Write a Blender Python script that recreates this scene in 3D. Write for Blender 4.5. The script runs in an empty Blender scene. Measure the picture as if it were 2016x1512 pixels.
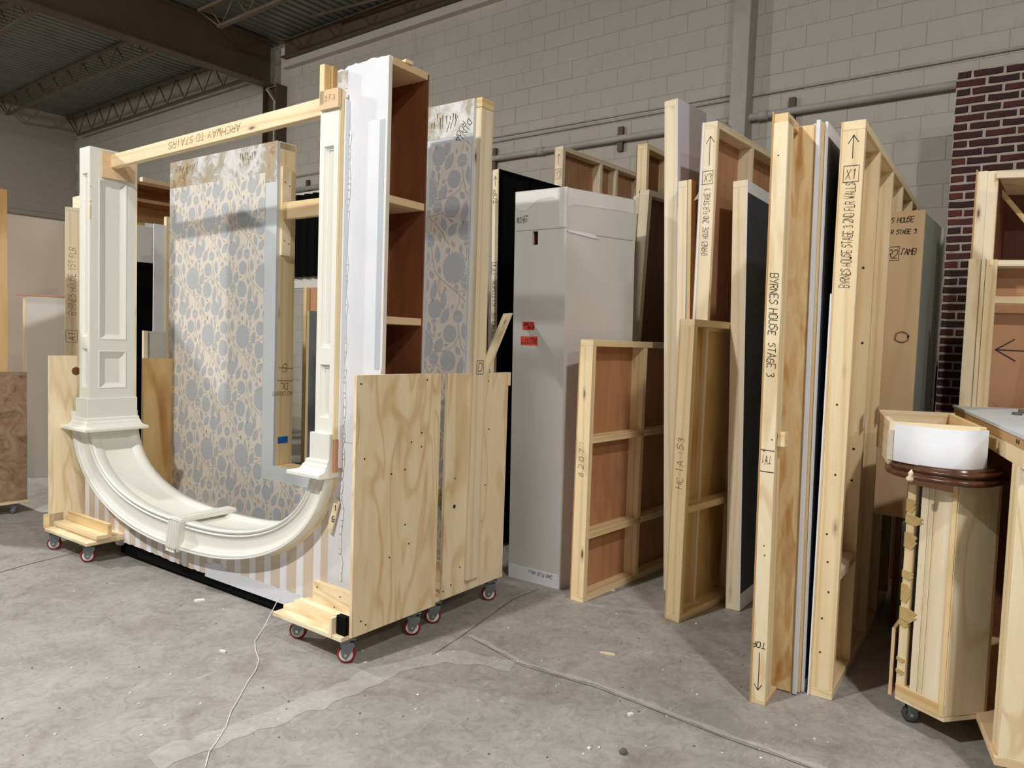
import bpy, bmesh, math, random
import numpy as np
from mathutils import Vector, Matrix
random.seed(7)
scn = bpy.context.scene
COL = scn.collection
# ------------------------------------------------------------------ camera
F_PX = 1457.36; PITCH = -0.0567393; ROLL = 0.0337021; YAW = -0.6550917; EYE = 1.5
_cy, _sy, _cp, _sp = math.cos(YAW), math.sin(YAW), math.cos(PITCH), math.sin(PITCH)
FWD = np.array([_sy*_cp, _cy*_cp, _sp]); _r = np.array([_cy, -_sy, 0.0]); _u = np.cross(_r, FWD)
RT = math.cos(ROLL)*_r + math.sin(ROLL)*_u; UP = -math.sin(ROLL)*_r + math.cos(ROLL)*_u
CAM = np.array([0, 0, EYE])
cam = bpy.data.objects.new('camera', bpy.data.cameras.new('camera')); COL.objects.link(cam)
cam.data.sensor_width = 36; cam.data.lens = F_PX/2016*36; cam.data.clip_end = 100; cam.data.clip_start = .05
M = Matrix(((RT[0], UP[0], -FWD[0], 0), (RT[1], UP[1], -FWD[1], 0), (RT[2], UP[2], -FWD[2], EYE), (0, 0, 0, 1)))
cam.matrix_world = M
scn.camera = cam
# ------------------------------------------------------------------ light
scn.view_settings.view_transform = 'Standard'; scn.view_settings.look = 'None'
scn.view_settings.gamma = 1; scn.view_settings.use_curve_mapping = False
scn.view_settings.exposure = 0.30
w = bpy.data.worlds.new('world'); scn.world = w; w.use_nodes = True
w.node_tree.nodes['Background'].inputs[0].default_value = (.88, .92, 1.0, 1)
w.node_tree.nodes['Background'].inputs[1].default_value = .05
LAMP_COL = (1.0, .975, .94)
def high_bay(x, y, z, power, size=.26):
    """open reflector lamp: a disk shining down and a weaker glow to all sides"""
    l = bpy.data.lights.new('high_bay_lamp', 'AREA'); l.shape = 'DISK'; l.size = size; l.energy = power*.23; l.color = LAMP_COL
    o = bpy.data.objects.new('high_bay_lamp', l); COL.objects.link(o); o.location = (x, y, z)
    l = bpy.data.lights.new('high_bay_glow', 'POINT'); l.shadow_soft_size = size/2; l.energy = power*.26; l.color = LAMP_COL
    o = bpy.data.objects.new('high_bay_glow', l); COL.objects.link(o); o.location = (x, y, z-.02)
for p in [(-3.0, -1.6, 5.3, 900), (1.5, .8, 5.3, 420), (-10.0, -.6, 5.3, 1250), (5.0, -2.2, 5.3, 430), (-15.0, 1.5, 5.3, 120)]:
    high_bay(*p)
# ------------------------------------------------------------------ measuring helpers
def ray(u, v): return (u-1008)/F_PX*RT - (v-756)/F_PX*UP + FWD
def FL(u, v, z=0.0):
    d = ray(u, v); return CAM + (z-EYE)/d[2]*d
def PX(u, v, x):
    d = ray(u, v); return CAM + x/d[0]*d
def PY(u, v, y):
    d = ray(u, v); return CAM + y/d[1]*d
def PV(u, v, O, t):
    n = np.array([-math.sin(t), math.cos(t), 0]); d = ray(u, v); k = (np.array([O[0], O[1], 0])-CAM)@n/(d@n); return CAM+k*d
def V3(*a): return np.array(a, float)
def unit(a): return a/np.linalg.norm(a)
# ------------------------------------------------------------------ mesh builder
class Fr:
    """local frame: origin and three axes"""
    def __init__(s, O, X, Y, Z=(0, 0, 1)): s.O = np.array(O, float); s.X = unit(np.array(X, float)); s.Y = unit(np.array(Y, float)); s.Z = unit(np.array(Z, float))
    def p(s, x, y, z): return s.O + x*s.X + y*s.Y + z*s.Z
    def at(s, x, y, z): return Fr(s.p(x, y, z), s.X, s.Y, s.Z)
WORLD = Fr((0, 0, 0), (1, 0, 0), (0, 1, 0))
def rotz(O, t): return Fr(O, (math.cos(t), math.sin(t), 0), (-math.sin(t), math.cos(t), 0))
class MB:
    def __init__(s): s.v = []; s.f = []; s.uv = []; s.sm = []
    def face(s, pts, uvs, smooth=False):
        n = len(s.v); s.v += [tuple(p) for p in pts]; s.f.append(tuple(range(n, n+len(pts)))); s.uv += [tuple(q) for q in uvs]; s.sm.append(smooth)
    def box(s, F, x0, x1, y0, y1, z0, z1, grain=None):
        d = (x1-x0, y1-y0, z1-z0)
        if grain is None: grain = max(range(3), key=lambda i: d[i])
        else: grain = 'xyz'.index(grain)
        ou, ov = random.uniform(0, 50), random.uniform(0, 50)
        c = [(x, y, z) for x in (x0, x1) for y in (y0, y1) for z in (z0, z1)]
        oth = [i for i in range(3) if i != grain]
        fs = [((0, 1, 3, 2), 0), ((4, 6, 7, 5), 0), ((0, 4, 5, 1), 1), ((2, 3, 7, 6), 1), ((0, 2, 6, 4), 2), ((1, 5, 7, 3), 2)]
        for idx, ax in fs:
            pts = [F.p(*c[i]) for i in idx]; uvs = []
            for i in idx:
                q = c[i]
                if ax == grain: uvs.append((ou+q[oth[0]]*.3, ov+q[oth[1]]+q[oth[0]]*.2))
                else:
                    o = [k for k in oth if k != ax][0]
                    uvs.append((ou+q[grain], ov+q[o]+(q[ax] if False else ax*.37)))
            s.face(pts, uvs)
        return s
    def quad(s, a, b, c, d, uv=None):
        if uv is None:
            L = np.linalg.norm(np.array(b)-np.array(a)); H = np.linalg.norm(np.array(d)-np.array(a)); uv = [(0, 0), (L, 0), (L, H), (0, H)]
        s.face([a, b, c, d], uv); return s
    def prism(s, F, pts, z0, z1, grain='z'):
        """2-D outline (x, y) counter-clockwise pushed from z0 to z1"""
        ou, ov = random.uniform(0, 50), random.uniform(0, 50)
        s.face([F.p(x, y, z1) for x, y in pts], [(ou+x, ov+y) for x, y in pts])
        s.face([F.p(x, y, z0) for x, y in pts][::-1], [(ou+x, ov+y) for x, y in pts][::-1])
        L = 0
        for i in range(len(pts)):
            a, b = pts[i], pts[(i+1) % len(pts)]; l = math.hypot(b[0]-a[0], b[1]-a[1])
            uv = [(ou+z0, ov+L), (ou+z0, ov+L+l), (ou+z1, ov+L+l), (ou+z1, ov+L)] if grain == 'z' else [(ou+L, ov+z0), (ou+L+l, ov+z0), (ou+L+l, ov+z1), (ou+L, ov+z1)]
            s.face([F.p(*a, z0), F.p(*b, z0), F.p(*b, z1), F.p(*a, z1)], uv); L += l
        return s
    def cyl(s, c, axis, r0, h, r1=None, n=20, caps=True, smooth=True):
        r1 = r0 if r1 is None else r1; ax = unit(np.array(axis, float)); t = V3(0, 0, 1) if abs(ax[2]) < .9 else V3(1, 0, 0)
        e1 = unit(np.cross(ax, t)); e2 = np.cross(ax, e1); c = np.array(c, float)
        R = [(math.cos(2*math.pi*i/n), math.sin(2*math.pi*i/n)) for i in range(n)]
        A = [c+r0*(a*e1+b*e2) for a, b in R]; B = [c+ax*h+r1*(a*e1+b*e2) for a, b in R]
        for i in range(n):
            j = (i+1) % n; s.face([A[i], A[j], B[j], B[i]], [(0, i*.02), (0, i*.02+.02), (h, i*.02+.02), (h, i*.02)], smooth)
        if caps: s.face(A[::-1], [(0, 0)]*n); s.face(B, [(0, 0)]*n)
        return s
    def tube(s, pts, r, n=8):
        pts = [np.array(p, float) for p in pts]; rings = []
        for i, p in enumerate(pts):
            d = unit(pts[min(i+1, len(pts)-1)]-pts[max(i-1, 0)]); t = V3(0, 0, 1) if abs(d[2]) < .9 else V3(1, 0, 0)
            e1 = unit(np.cross(d, t)); e2 = np.cross(d, e1)
            rings.append([p+r*(math.cos(2*math.pi*k/n)*e1+math.sin(2*math.pi*k/n)*e2) for k in range(n)])
        L = 0
        for i in range(len(pts)-1):
            l = np.linalg.norm(pts[i+1]-pts[i])
            for k in range(n):
                j = (k+1) % n; s.face([rings[i][k], rings[i][j], rings[i+1][j], rings[i+1][k]], [(L, k*.01), (L, k*.01+.01), (L+l, k*.01+.01), (L+l, k*.01)], True)
            L += l
        s.face(rings[0][::-1], [(0, 0)]*n); s.face(rings[-1], [(0, 0)]*n)
        return s
    def lathe(s, c, axis, prof, n=24):
        """prof: (radius, along axis)"""
        ax = unit(np.array(axis, float)); t = V3(0, 0, 1) if abs(ax[2]) < .9 else V3(1, 0, 0)
        e1 = unit(np.cross(ax, t)); e2 = np.cross(ax, e1); c = np.array(c, float)
        for (ra, ha), (rb, hb) in zip(prof, prof[1:]):
            for i in range(n):
                a0, a1 = 2*math.pi*i/n, 2*math.pi*(i+1)/n
                P = lambda r, h, a: c+ax*h+r*(math.cos(a)*e1+math.sin(a)*e2)
                s.face([P(ra, ha, a0), P(ra, ha, a1), P(rb, hb, a1), P(rb, hb, a0)], [(0, 0), (0, .01), (.01, .01), (.01, 0)], True)
        return s
    def grid(s, rows, uvf=None, smooth=True):
        for i in range(len(rows)-1):
            for j in range(len(rows[i])-1):
                uv = [(i*.02, j*.02)]*4 if uvf is None else [uvf(i, j), uvf(i, j+1), uvf(i+1, j+1), uvf(i+1, j)]
                s.face([rows[i][j], rows[i][j+1], rows[i+1][j+1], rows[i+1][j]], uv, smooth)
        return s
def wloc(o):
    l = Vector(o.location)
    while o.parent: o = o.parent; l += Vector(o.location)
    return l
def obj(name, mb, mat, parent=None, origin=None, bevel=0, merge=False, label=None):
    me = bpy.data.meshes.new(name)
    o = bpy.data.objects.new(name, me); COL.objects.link(o)
    if parent is not None: o.parent = parent; org = wloc(parent)
    else:
        org = Vector(origin) if origin is not None else Vector((0, 0, 0)); o.location = org
    me.from_pydata([(a[0]-org[0], a[1]-org[1], a[2]-org[2]) for a in mb.v], [], mb.f)
    ul = me.uv_layers.new(name='UVMap'); ul.data.foreach_set('uv', [c for q in mb.uv for c in q])
    me.polygons.foreach_set('use_smooth', mb.sm)
    me.materials.append(mat)
    if merge or bevel or any(mb.sm):
        bm = bmesh.new(); bm.from_mesh(me); bmesh.ops.remove_doubles(bm, verts=bm.verts, dist=1e-5)
        bmesh.ops.recalc_face_normals(bm, faces=bm.faces); bm.to_mesh(me); bm.free()
    if bevel:
        m = o.modifiers.new('bevel', 'BEVEL'); m.width = bevel; m.segments = 1; m.limit_method = 'ANGLE'
    if label: o['label'] = label
    return o
def empty(name, loc, label, cat, group=None):
    o = bpy.data.objects.new(name, None); COL.objects.link(o); o.location = tuple(loc); o.empty_display_size = .1
    return tag(o, label, cat, group)
def tag(o, label, cat, group=None):
    o['label'] = label; o['category'] = cat
    if group: o['group'] = group
    return o
def struct(o, kind='structure'): o['kind'] = kind; return o
def dup(o, parent=None, loc=None, rot=None):
    c = o.copy(); COL.objects.link(c); c.parent = parent
    if loc is not None: c.location = loc
    if rot is not None: c.rotation_euler = rot
    return c
def dup_tree(o, parent=None, loc=None, rot=None):
    c = dup(o, parent, loc, rot)
    for ch in list(o.children): dup_tree(ch, c)
    return c
# ------------------------------------------------------------------ materials
def lin(c):
    return tuple(((x/255)/12.92 if x/255 <= .04045 else ((x/255+.055)/1.055)**2.4) for x in c)+(1,)
class NT:
    def __init__(s, name, rough=.6, metal=0.0):
        s.m = bpy.data.materials.new(name); s.m.use_nodes = True; s.t = s.m.node_tree; s.b = s.t.nodes['Principled BSDF']
        s.b.inputs['Roughness'].default_value = rough; s.b.inputs['Metallic'].default_value = metal
    def n(s, typ, **k):
        nd = s.t.nodes.new(typ)
        for a, b in k.items():
            if a.startswith('i_'):
                key = a[2:]; key = int(key) if key.isdigit() else key.replace('_', ' ')
                nd.inputs[key].default_value = b
            else: setattr(nd, a, b)
        return nd
    def l(s, a, b, ao=0, bi=0):
        s.t.links.new(a.outputs[ao], b.inputs[bi]); return b
    def coord(s, kind='UV', scale=(1, 1, 1), loc=(0, 0, 0)):
        tc = s.n('ShaderNodeTexCoord'); mp = s.n('ShaderNodeMapping'); mp.inputs['Scale'].default_value = scale; mp.inputs['Location'].default_value = loc
        s.l(tc, mp, kind, 0); return mp
    def noise(s, mp, scale, detail=4, rough=.55, dist=0):
        nd = s.n('ShaderNodeTexNoise', i_Scale=scale, i_Detail=detail, i_Roughness=rough, i_Distortion=dist)
        if mp: s.l(mp, nd)
        return nd
    def ramp(s, src, stops, out=0):
        r = s.n('ShaderNodeValToRGB'); e = r.color_ramp.elements
        while len(e) < len(stops): e.new(.5)
        for el, (p, c) in zip(e, stops): el.position = p; el.color = c if len(c) == 4 else lin(c)
        s.l(src, r, out, 0); return r
    def mix(s, a, b, f, ao=0, bo=0, fo=0, mode='MIX'):
        m = s.n('ShaderNodeMix', data_type='RGBA', blend_type=mode)
        for src, o, idx in ((a, ao, 6), (b, bo, 7)):
            if isinstance(src, tuple): m.inputs[idx].default_value = src
            else: s.t.links.new(src.outputs[o], m.inputs[idx])
        if isinstance(f, (int, float)): m.inputs[0].default_value = f
        else: s.t.links.new(f.outputs[fo], m.inputs[0])
        return m
    def math(s, op, a, b=None):
        m = s.n('ShaderNodeMath', operation=op)
        for i, x in enumerate((a, b)):
            if x is None: continue
            if isinstance(x, (int, float)): m.inputs[i].default_value = x
            else: s.t.links.new(x.outputs[0], m.inputs[i])
        return m
    def color(s, nd, out=0): s.t.links.new(nd.outputs[out], s.b.inputs['Base Color']); return s
    def bump(s, nd, strength=.2, dist=.01, out=0):
        b = s.n('ShaderNodeBump', i_Strength=strength, i_Distance=dist); s.t.links.new(nd.outputs[out], b.inputs['Height']); s.t.links.new(b.outputs[0], s.b.inputs['Normal']); return s
G4 = lambda v: (v, v, v, 1)
def pine(name, light, mid, dark, rough=.6, knots=True, tint=.5):
    N = NT(name, rough)
    big = N.noise(N.coord('UV', (.9, 9, 1)), 1.6, 2, .5, .4)
    rg = N.n('ShaderNodeTexWave', wave_type='BANDS', bands_direction='Y', i_Scale=4.5, i_Distortion=7.0, i_Detail=2.0)
    rg.inputs['Detail Scale'].default_value = .7
    N.l(N.coord('UV', (.10, 1.0, 1)), rg)
    r1 = N.ramp(rg, [(0, light), (.6, light), (.95, mid), (1, tuple((a+b)//2 for a, b in zip(mid, dark)))])
    r2 = N.ramp(big, [(.3, light), (.7, mid)])
    m = N.mix(r1, r2, .55, 0, 0)
    fine = N.noise(N.coord('UV', (3, 260, 1)), 1.0, 3, .6)
    rf = N.ramp(fine, [(.3, G4(.86)), (.7, G4(1.0))])
    m2 = N.mix(m, rf, .5, 2, 0, mode='MULTIPLY')
    last = m2
    if knots:
        vo = N.n('ShaderNodeTexVoronoi', feature='F1', i_Scale=1.0); N.l(N.coord('UV', (3.2, 11, 1)), vo); vo.inputs['Randomness'].default_value = 1
        kr = N.ramp(vo, [(.0, G4(1)), (.055, G4(1)), (.10, G4(.35)), (.19, G4(0))])
        sep = N.n('ShaderNodeSeparateColor'); N.t.links.new(vo.outputs['Color'], sep.inputs[0])
        gt = N.math('GREATER_THAN', sep, .66); mu = N.math('MULTIPLY', kr, gt)
        last = N.mix(m2, lin((122, 78, 44)), mu, 2)
    N.color(last, 2); N.bump(fine, .08, .002)
    return N.m
def plywood(name, light, mid, dark, sc=1.0, rough=.62, seed=0, amount=1.0, lines=26):
    N = NT(name, rough)
    cs = N.coord('UV', (.55*sc, 2.6*sc, 1), (seed, seed*2.3, 0))
    field = N.noise(cs, 1.5, 2, .45, .6)
    k = N.math('MULTIPLY', field, lines); sn = N.math('SINE', k)
    sa = N.math('MULTIPLY_ADD', sn, .5); sa.inputs[2].default_value = .5
    grain = N.ramp(sa, [(0, light), (.55, light), (.8, mid), (1, dark)])
    blot = N.noise(N.coord('UV', (1.2*sc, 5*sc, 1), (seed, 0, 0)), 1.3, 3, .55, 1.0)
    bl = N.ramp(blot, [(.42, light), (.62, mid), (.8, dark)])
    m = N.mix(grain, bl, .5)
    base = N.mix(light if len(light) == 4 else lin(light), m, amount, 0, 2)
    fine = N.noise(N.coord('UV', (4, 300, 1)), 1.0, 3, .6); rf = N.ramp(fine, [(.3, G4(.88)), (.7, G4(1))])
    m2 = N.mix(base, rf, .5, 2, 0, mode='MULTIPLY')
    N.color(m2, 2); N.bump(fine, .08, .002)
    return N.m
def paint(name, c, c2=None, scale=3.0, rough=.55, bump=.05, kind='UV', fine=80):
    N = NT(name, rough); cs = N.coord(kind)
    a = N.noise(cs, scale, 5, .6); c2 = c2 or tuple(int(x*.94) for x in c)
    r = N.ramp(a, [(.35, c), (.7, c2)]); N.color(r)
    if max(c) < 20: N.b.inputs['Specular IOR Level'].default_value = .08
    f = N.noise(cs, fine, 3, .6); N.bump(f, bump, .004)
    return N.m
def flatcol(name, c, rough=.6, metal=0.0):
    N = NT(name, rough, metal); N.b.inputs['Base Color'].default_value = lin(c)
    return N.m
MAT = {}
MAT['pine'] = pine('pine', (244, 226, 186), (229, 200, 150), (196, 155, 100))
MAT['pine_pale'] = pine('pale_pine', (246, 233, 205), (233, 212, 172), (202, 168, 118))
MAT['pine_warm'] = pine('warm_pine', (240, 214, 164), (222, 186, 128), (186, 140, 84))
MAT['ply'] = plywood('fir_plywood', (247, 229, 192), (230, 198, 148), (200, 156, 102), 1.35, seed=3, lines=44, amount=.75)
MAT['ply_gold'] = plywood('golden_plywood', (228, 194, 138), (202, 156, 92), (168, 116, 60), .8, seed=9)
MAT['ply_swirl'] = plywood('swirling_gold_plywood', (242, 214, 162), (214, 168, 104), (184, 132, 70), 3.3, seed=21, lines=12)
MAT['ply_birch'] = plywood('birch_plywood', (226, 196, 156), (214, 180, 136), (196, 158, 112), .8, seed=5, amount=.45)
MAT['ply_white'] = plywood('pale_plywood', (248, 233, 200), (236, 212, 166), (206, 170, 115), 1.3, seed=17, amount=.8, lines=30)
MAT['luan'] = plywood('luan_plywood', (196, 146, 108), (184, 132, 94), (160, 108, 74), 1.4, seed=7, amount=.6)
MAT['luan_red'] = plywood('red_luan', (134, 78, 48), (120, 68, 40), (100, 54, 32), 1.4, seed=11, amount=.6)
MAT['luan_dark'] = plywood('dark_luan', (112, 66, 42), (98, 56, 34), (80, 44, 28), 1.4, seed=12, amount=.6)
MAT['ply_edge'] = None
def ply_edge():
    N = NT('plywood_edge', .7); w = N.n('ShaderNodeTexWave', wave_type='BANDS', bands_direction='Y', i_Scale=70.0, i_Distortion=1.0); N.l(N.coord('UV'), w)
    N.color(N.ramp(w, [(0, (214, 178, 122)), (.5, (190, 148, 92)), (1, (150, 108, 64))])); return N.m
MAT['ply_edge'] = ply_edge()
MAT['white_wall'] = paint('white_wall_paint', (226, 228, 233), (218, 220, 226), 2.5, .6)
MAT['white_trim'] = paint('warm_white_trim', (236, 235, 226), (232, 231, 221), 3, .38, .03)
MAT['pilaster'] = paint('warm_white_pilaster', (228, 229, 221), (224, 225, 216), 3, .42, .03)
MAT['plaster'] = paint('white_plaster', (240, 240, 240), (226, 226, 226), 14, .7, .2)
MAT['paper_white'] = paint('white_board', (236, 236, 240), (226, 226, 232), 5, .7)
MAT['grey_wall'] = paint('grey_wall_paint', (212, 211, 205), (206, 205, 199), 2.2, .7)
MAT['grey_cool'] = paint('cool_grey_paint', (186, 192, 198), (180, 186, 192), 2.2, .6)
MAT['patch'] = paint('pale_filler', (229, 227, 222), (221, 219, 214), 6, .7)
MAT['glue'] = paint('tan_glue_residue', (204, 176, 120), (184, 154, 98), 30, .6)
MAT['drip'] = paint('brown_torn_fibre', (104, 84, 60), (130, 106, 76), 20, .8)
MAT['trim_grey'] = paint('pale_grey_border', (205, 210, 213), (198, 204, 208), 2.2, .6)
MAT['beige_wall'] = paint('beige_wall_paint', (222, 212, 204), (214, 205, 197), 1.5, .7)
MAT['sage'] = paint('sage_paint', (150, 156, 148), (142, 148, 140), 1.5, .7)
MAT['blueblack'] = paint('blue_black_paint', (52, 58, 68), (46, 51, 60), 3, .6)
MAT['black'] = paint('black_cloth_and_shade', (9, 9, 10), (7, 7, 8), 3, .9)
MAT['black_board'] = paint('black_board', (17, 17, 18), (13, 13, 14), 3, .8)
MAT['marker'] = flatcol('black_marker', (28, 26, 26), .6)
MAT['pencil'] = flatcol('brown_marker', (120, 92, 62), .7)
MAT['red_tape'] = flatcol('orange_red_tape', (235, 78, 62), .5)
MAT['blue_tape'] = flatcol('blue_tape', (28, 104, 190), .5)
MAT['screw'] = flatcol('screw_hole', (38, 28, 22), .7)
MAT['zinc'] = flatcol('grey_zinc_steel', (128, 134, 138), .38, .7)
MAT['chrome'] = flatcol('chrome', (215, 215, 215), .2, 1)
MAT['wheel_white'] = flatcol('white_nylon', (235, 230, 225), .4)
MAT['wheel_red'] = flatcol('dark_red_tread', (140, 22, 34), .35)
MAT['wheel_grey'] = flatcol('grey_rubber', (70, 74, 76), .5)
MAT['brown_gloss'] = None
def gloss():
    N = NT('dark_stained_wood', .28); a = N.noise(N.coord('UV', (3, 40, 1)), 1, 4, .6)
    N.color(N.ramp(a, [(.3, (94, 58, 38)), (.7, (72, 42, 27))])); return N.m
MAT['brown_gloss'] = gloss()
def steel_paint(name, c, rough=.5):
    N = NT(name, rough); a = N.noise(N.coord('Object'), 2.5, 5, .6); N.color(N.ramp(a, [(.3, c), (.75, tuple(int(x*.86) for x in c))])); return N.m
MAT['beam'] = steel_paint('brown_steel_beam', (92, 78, 62))
MAT['joist'] = steel_paint('taupe_joist', (112, 98, 80))
MAT['deck'] = steel_paint('roof_deck_metal', (122, 124, 118), .38)
MAT['column'] = steel_paint('grey_column', (196, 193, 184))
def block_mat(name, base, dirt=True):
    N = NT(name, .72); cs = N.coord('Object'); a = N.noise(cs, .6, 5, .6); b = N.noise(cs, 26, 4, .7)
    r = N.ramp(a, [(.3, base), (.7, tuple(int(x*.93) for x in base))])
    g = N.noise(N.coord('Object', (5, 5, 1.2)), 1.4, 6, .7, 1.0); gr = N.ramp(g, [(.60, G4(0)), (.75, G4(.35))])
    m = N.mix(r, lin((112, 100, 86)), gr)
    N.color(m, 2); N.bump(b, .35, .004); return N.m
MAT['block'] = block_mat('painted_concrete_block', (202, 196, 184))
MAT['block_left'] = block_mat('painted_block_left', (180, 172, 158))
MAT['block_joint'] = flatcol('painted_joint', (172, 165, 153), .8)
def floor_mat(nm='worn_concrete', tint=1.0):
    N = NT(nm, .62); cs = N.coord('Object')
    a = N.noise(cs, .55, 8, .62, .3); r = N.ramp(a, [(.28, (143, 140, 137)), (.5, (161, 158, 154)), (.72, (175, 172, 167))])
    b = N.noise(cs, 3.2, 7, .66, .8); rb = N.ramp(b, [(.36, G4(.82)), (.55, G4(1.0)), (.75, G4(1.06))])
    h1 = N.noise(cs, 14, 8, .75, 1.5); rh = N.ramp(h1, [(.38, G4(.72)), (.5, G4(.98)), (.66, G4(1.14))])
    m = N.mix(N.mix(r, rb, .85, 0, 0, mode='MULTIPLY'), rh, .7, 2, 0, mode='MULTIPLY')
    # scratches and light flecks
    c = N.noise(N.coord('Object', (6, 2.2, 1)), 3.2, 8, .75, 2.2); rc = N.ramp(c, [(.57, G4(0)), (.66, G4(.8))])
    m2 = N.mix(m, lin((198, 194, 186)), N.math('MULTIPLY', rc, .55), 2)
    # brown grime patches
    d = N.noise(cs, 1.7, 6, .6, 1.4); rd = N.ramp(d, [(.55, G4(0)), (.72, G4(.6))])
    m3 = N.mix(m2, lin((118, 108, 98)), rd, 2)
    # pits and specks
    v = N.n('ShaderNodeTexVoronoi', i_Scale=26.0); N.l(cs, v); rv = N.ramp(v, [(.0, G4(1)), (.05, G4(1)), (.1, G4(0))])
    sp = N.n('ShaderNodeSeparateColor'); N.t.links.new(v.outputs['Color'], sp.inputs[0]); g = N.math('GREATER_THAN', sp, .8)
    m4 = N.mix(m3, lin((70, 64, 58)), N.math('MULTIPLY', N.math('MULTIPLY', rv, g), .8), 2)
    if tint != 1.0: m4 = N.mix(m4, G4(1.0), tint-1.0, 2)
    N.color(m4, 2)
    e = N.noise(cs, 40, 6, .7); bb = N.mix(c, e, .5); N.bump(bb, .35, .004, 2)
    rr = N.ramp(b, [(.3, G4(.42)), (.7, G4(.72))]); N.t.links.new(rr.outputs[0], N.b.inputs['Roughness'])
    return N.m
MAT['floor'] = floor_mat()
MAT['floor_patch'] = floor_mat('pale_worn_concrete', 1.13)
MAT['crack'] = flatcol('dark_crack', (100, 94, 87), .9)
def stripe_mat():
    N = NT('striped_wallpaper', .65); tc = N.n('ShaderNodeTexCoord'); sx = N.n('ShaderNodeSeparateXYZ'); N.t.links.new(tc.outputs['UV'], sx.inputs[0])
    f = N.math('FRACT', N.math('DIVIDE', sx, .132))
    r = N.n('ShaderNodeValToRGB'); r.color_ramp.interpolation = 'CONSTANT'
    st = [(0, (212, 196, 178)), (.47, (190, 160, 140)), (.485, (226, 216, 206)), (.52, (190, 160, 140)), (.535, (236, 234, 236)), (.93, (190, 160, 140)), (.945, (226, 216, 206)), (.985, (190, 160, 140))]
    e = r.color_ramp.elements
    while len(e) < len(st): e.new(.5)
    for el, (p, c) in zip(e, st): el.position = p; el.color = lin(c)
    N.l(f, r); N.color(r)
    return N.m
MAT['stripes'] = stripe_mat()
def stripe2():
    N = NT('grey_white_stripes', .6); tc = N.n('ShaderNodeTexCoord'); sx = N.n('ShaderNodeSeparateXYZ'); N.t.links.new(tc.outputs['UV'], sx.inputs[0])
    f = N.math('FRACT', N.math('DIVIDE', sx, .36)); r = N.n('ShaderNodeValToRGB'); r.color_ramp.interpolation = 'CONSTANT'
    e = r.color_ramp.elements; e[0].color = lin((182, 176, 174)); e[1].position = .62; e[1].color = lin((226, 222, 232)); N.l(f, r); N.color(r); return N.m
MAT['stripes_grey'] = stripe2()
MAT['cream_paper'] = paint('cream_wallpaper', (222, 215, 204), (216, 208, 197), 30, .7, .03)
MAT['flower'] = paint('blue_grey_print', (182, 187, 191), (174, 179, 184), 60, .7, .02)
MAT['flower_light'] = paint('light_blue_print', (200, 203, 205), (195, 198, 200), 60, .7, .02)
MAT['vine'] = paint('taupe_vine_print', (190, 180, 167), (184, 173, 160), 30, .7, .02)
def scuffed():
    N = NT('torn_paint', .75)
    a = N.noise(N.coord('UV', (1, 1, 1)), 9, 9, .82, 1.0); b = N.noise(N.coord('UV', (2.4, 1.2, 1)), 1.6, 3, .6, .5)
    s = N.math('ADD', N.math('MULTIPLY', a, .55), N.math('MULTIPLY', b, .6))
    r = N.ramp(s, [(.50, (226, 226, 224)), (.57, (204, 203, 198)), (.61, (170, 164, 150)), (.66, (184, 164, 130)), (.74, (128, 102, 68))]); N.color(r); N.bump(a, .4, .006); return N.m
MAT['scuff'] = scuffed()
def brickm(i, c):
    N = NT('brick_red_%d' % i, .75); cs = N.coord('Object'); a = N.noise(cs, 9, 6, .7); r = N.ramp(a, [(.3, c), (.62, tuple(int(x*.6) for x in c)), (.78, (120, 96, 82))]); N.color(r)
    N.bump(N.noise(cs, 60, 5, .7), .5, .004); return N.m
BR = [brickm(0, (98, 34, 26)), brickm(1, (80, 30, 24)), brickm(2, (118, 46, 34)), brickm(3, (64, 30, 26))]
MAT['mortar'] = paint('brick_mortar', (190, 178, 164), (164, 152, 138), 20, .85, .4, 'Object', 60)
def osbm():
    N = NT('stained_brown_board', .7); a = N.noise(N.coord('UV', (1, 1, 1)), 7, 6, .7, 1.5); b = N.noise(N.coord('UV'), 40, 4, .7)
    r = N.ramp(a, [(.35, (176, 150, 122)), (.55, (152, 124, 96)), (.7, (112, 88, 66))]); rb = N.ramp(b, [(.35, G4(.8)), (.6, G4(1))]); N.color(N.mix(r, rb, .6, 0, 0, mode='MULTIPLY'), 2); return N.m
MAT['brown_board'] = osbm()
# ------------------------------------------------------------------ handwriting (stroke letters on a 4 x 6 grid)
GL = {'A': '002640 1232', 'B': '00063645340403 03334230 0030', 'C': '45362605011040', 'D': '0006264541302000', 'E': '46060040 0333', 'F': '4606 0600 0333', 'G': '453616050110304243 2343', 'H': '0006 4046 0343',
      'I': '2026', 'J': '16462610 0111', 'K': '0006 46034 0340', 'L': '060040', 'M': '0006234640', 'N': '00064046', 'O': '101605011030413545361', 'P': '000636454434303', 'R': '000636454433 0333 2340', 'S': '45361605042442311001',
      'T': '0646 2620', 'U': '06011030414 46', 'V': '062046', 'W': '0610233046', 'X': '0046 0640', 'Y': '0623 4620', 'Z': '06460040', '0': '101605011030414536', '1': '152620', '2': '05163645430040', '3': '0516364534233331 33423010',
      '8': '23140516364534233241301001 1223', '6': '45361605011030424313', '.': '2021', ':': '2122 2425', '*': '0204 2024'}
GL['O'] = '3010010516364541 4130'; GL['0'] = GL['O']; GL['K'] = '0006 4603 0340'; GL['P'] = '0006 0636454433 3303'; GL['R'] = '0006 0636454433 3303 2340'; GL['U'] = '060110304146'; GL['3'] = '05163645442433 3342413010'
GL['8'] = '2334453616051423 2342413010010223'; GL['B'] = '0006 063645443303 3342413000'; GL['7'] = '064620'
GL['^'] = '2026 0426 4426'; GL['['] = ''
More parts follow.
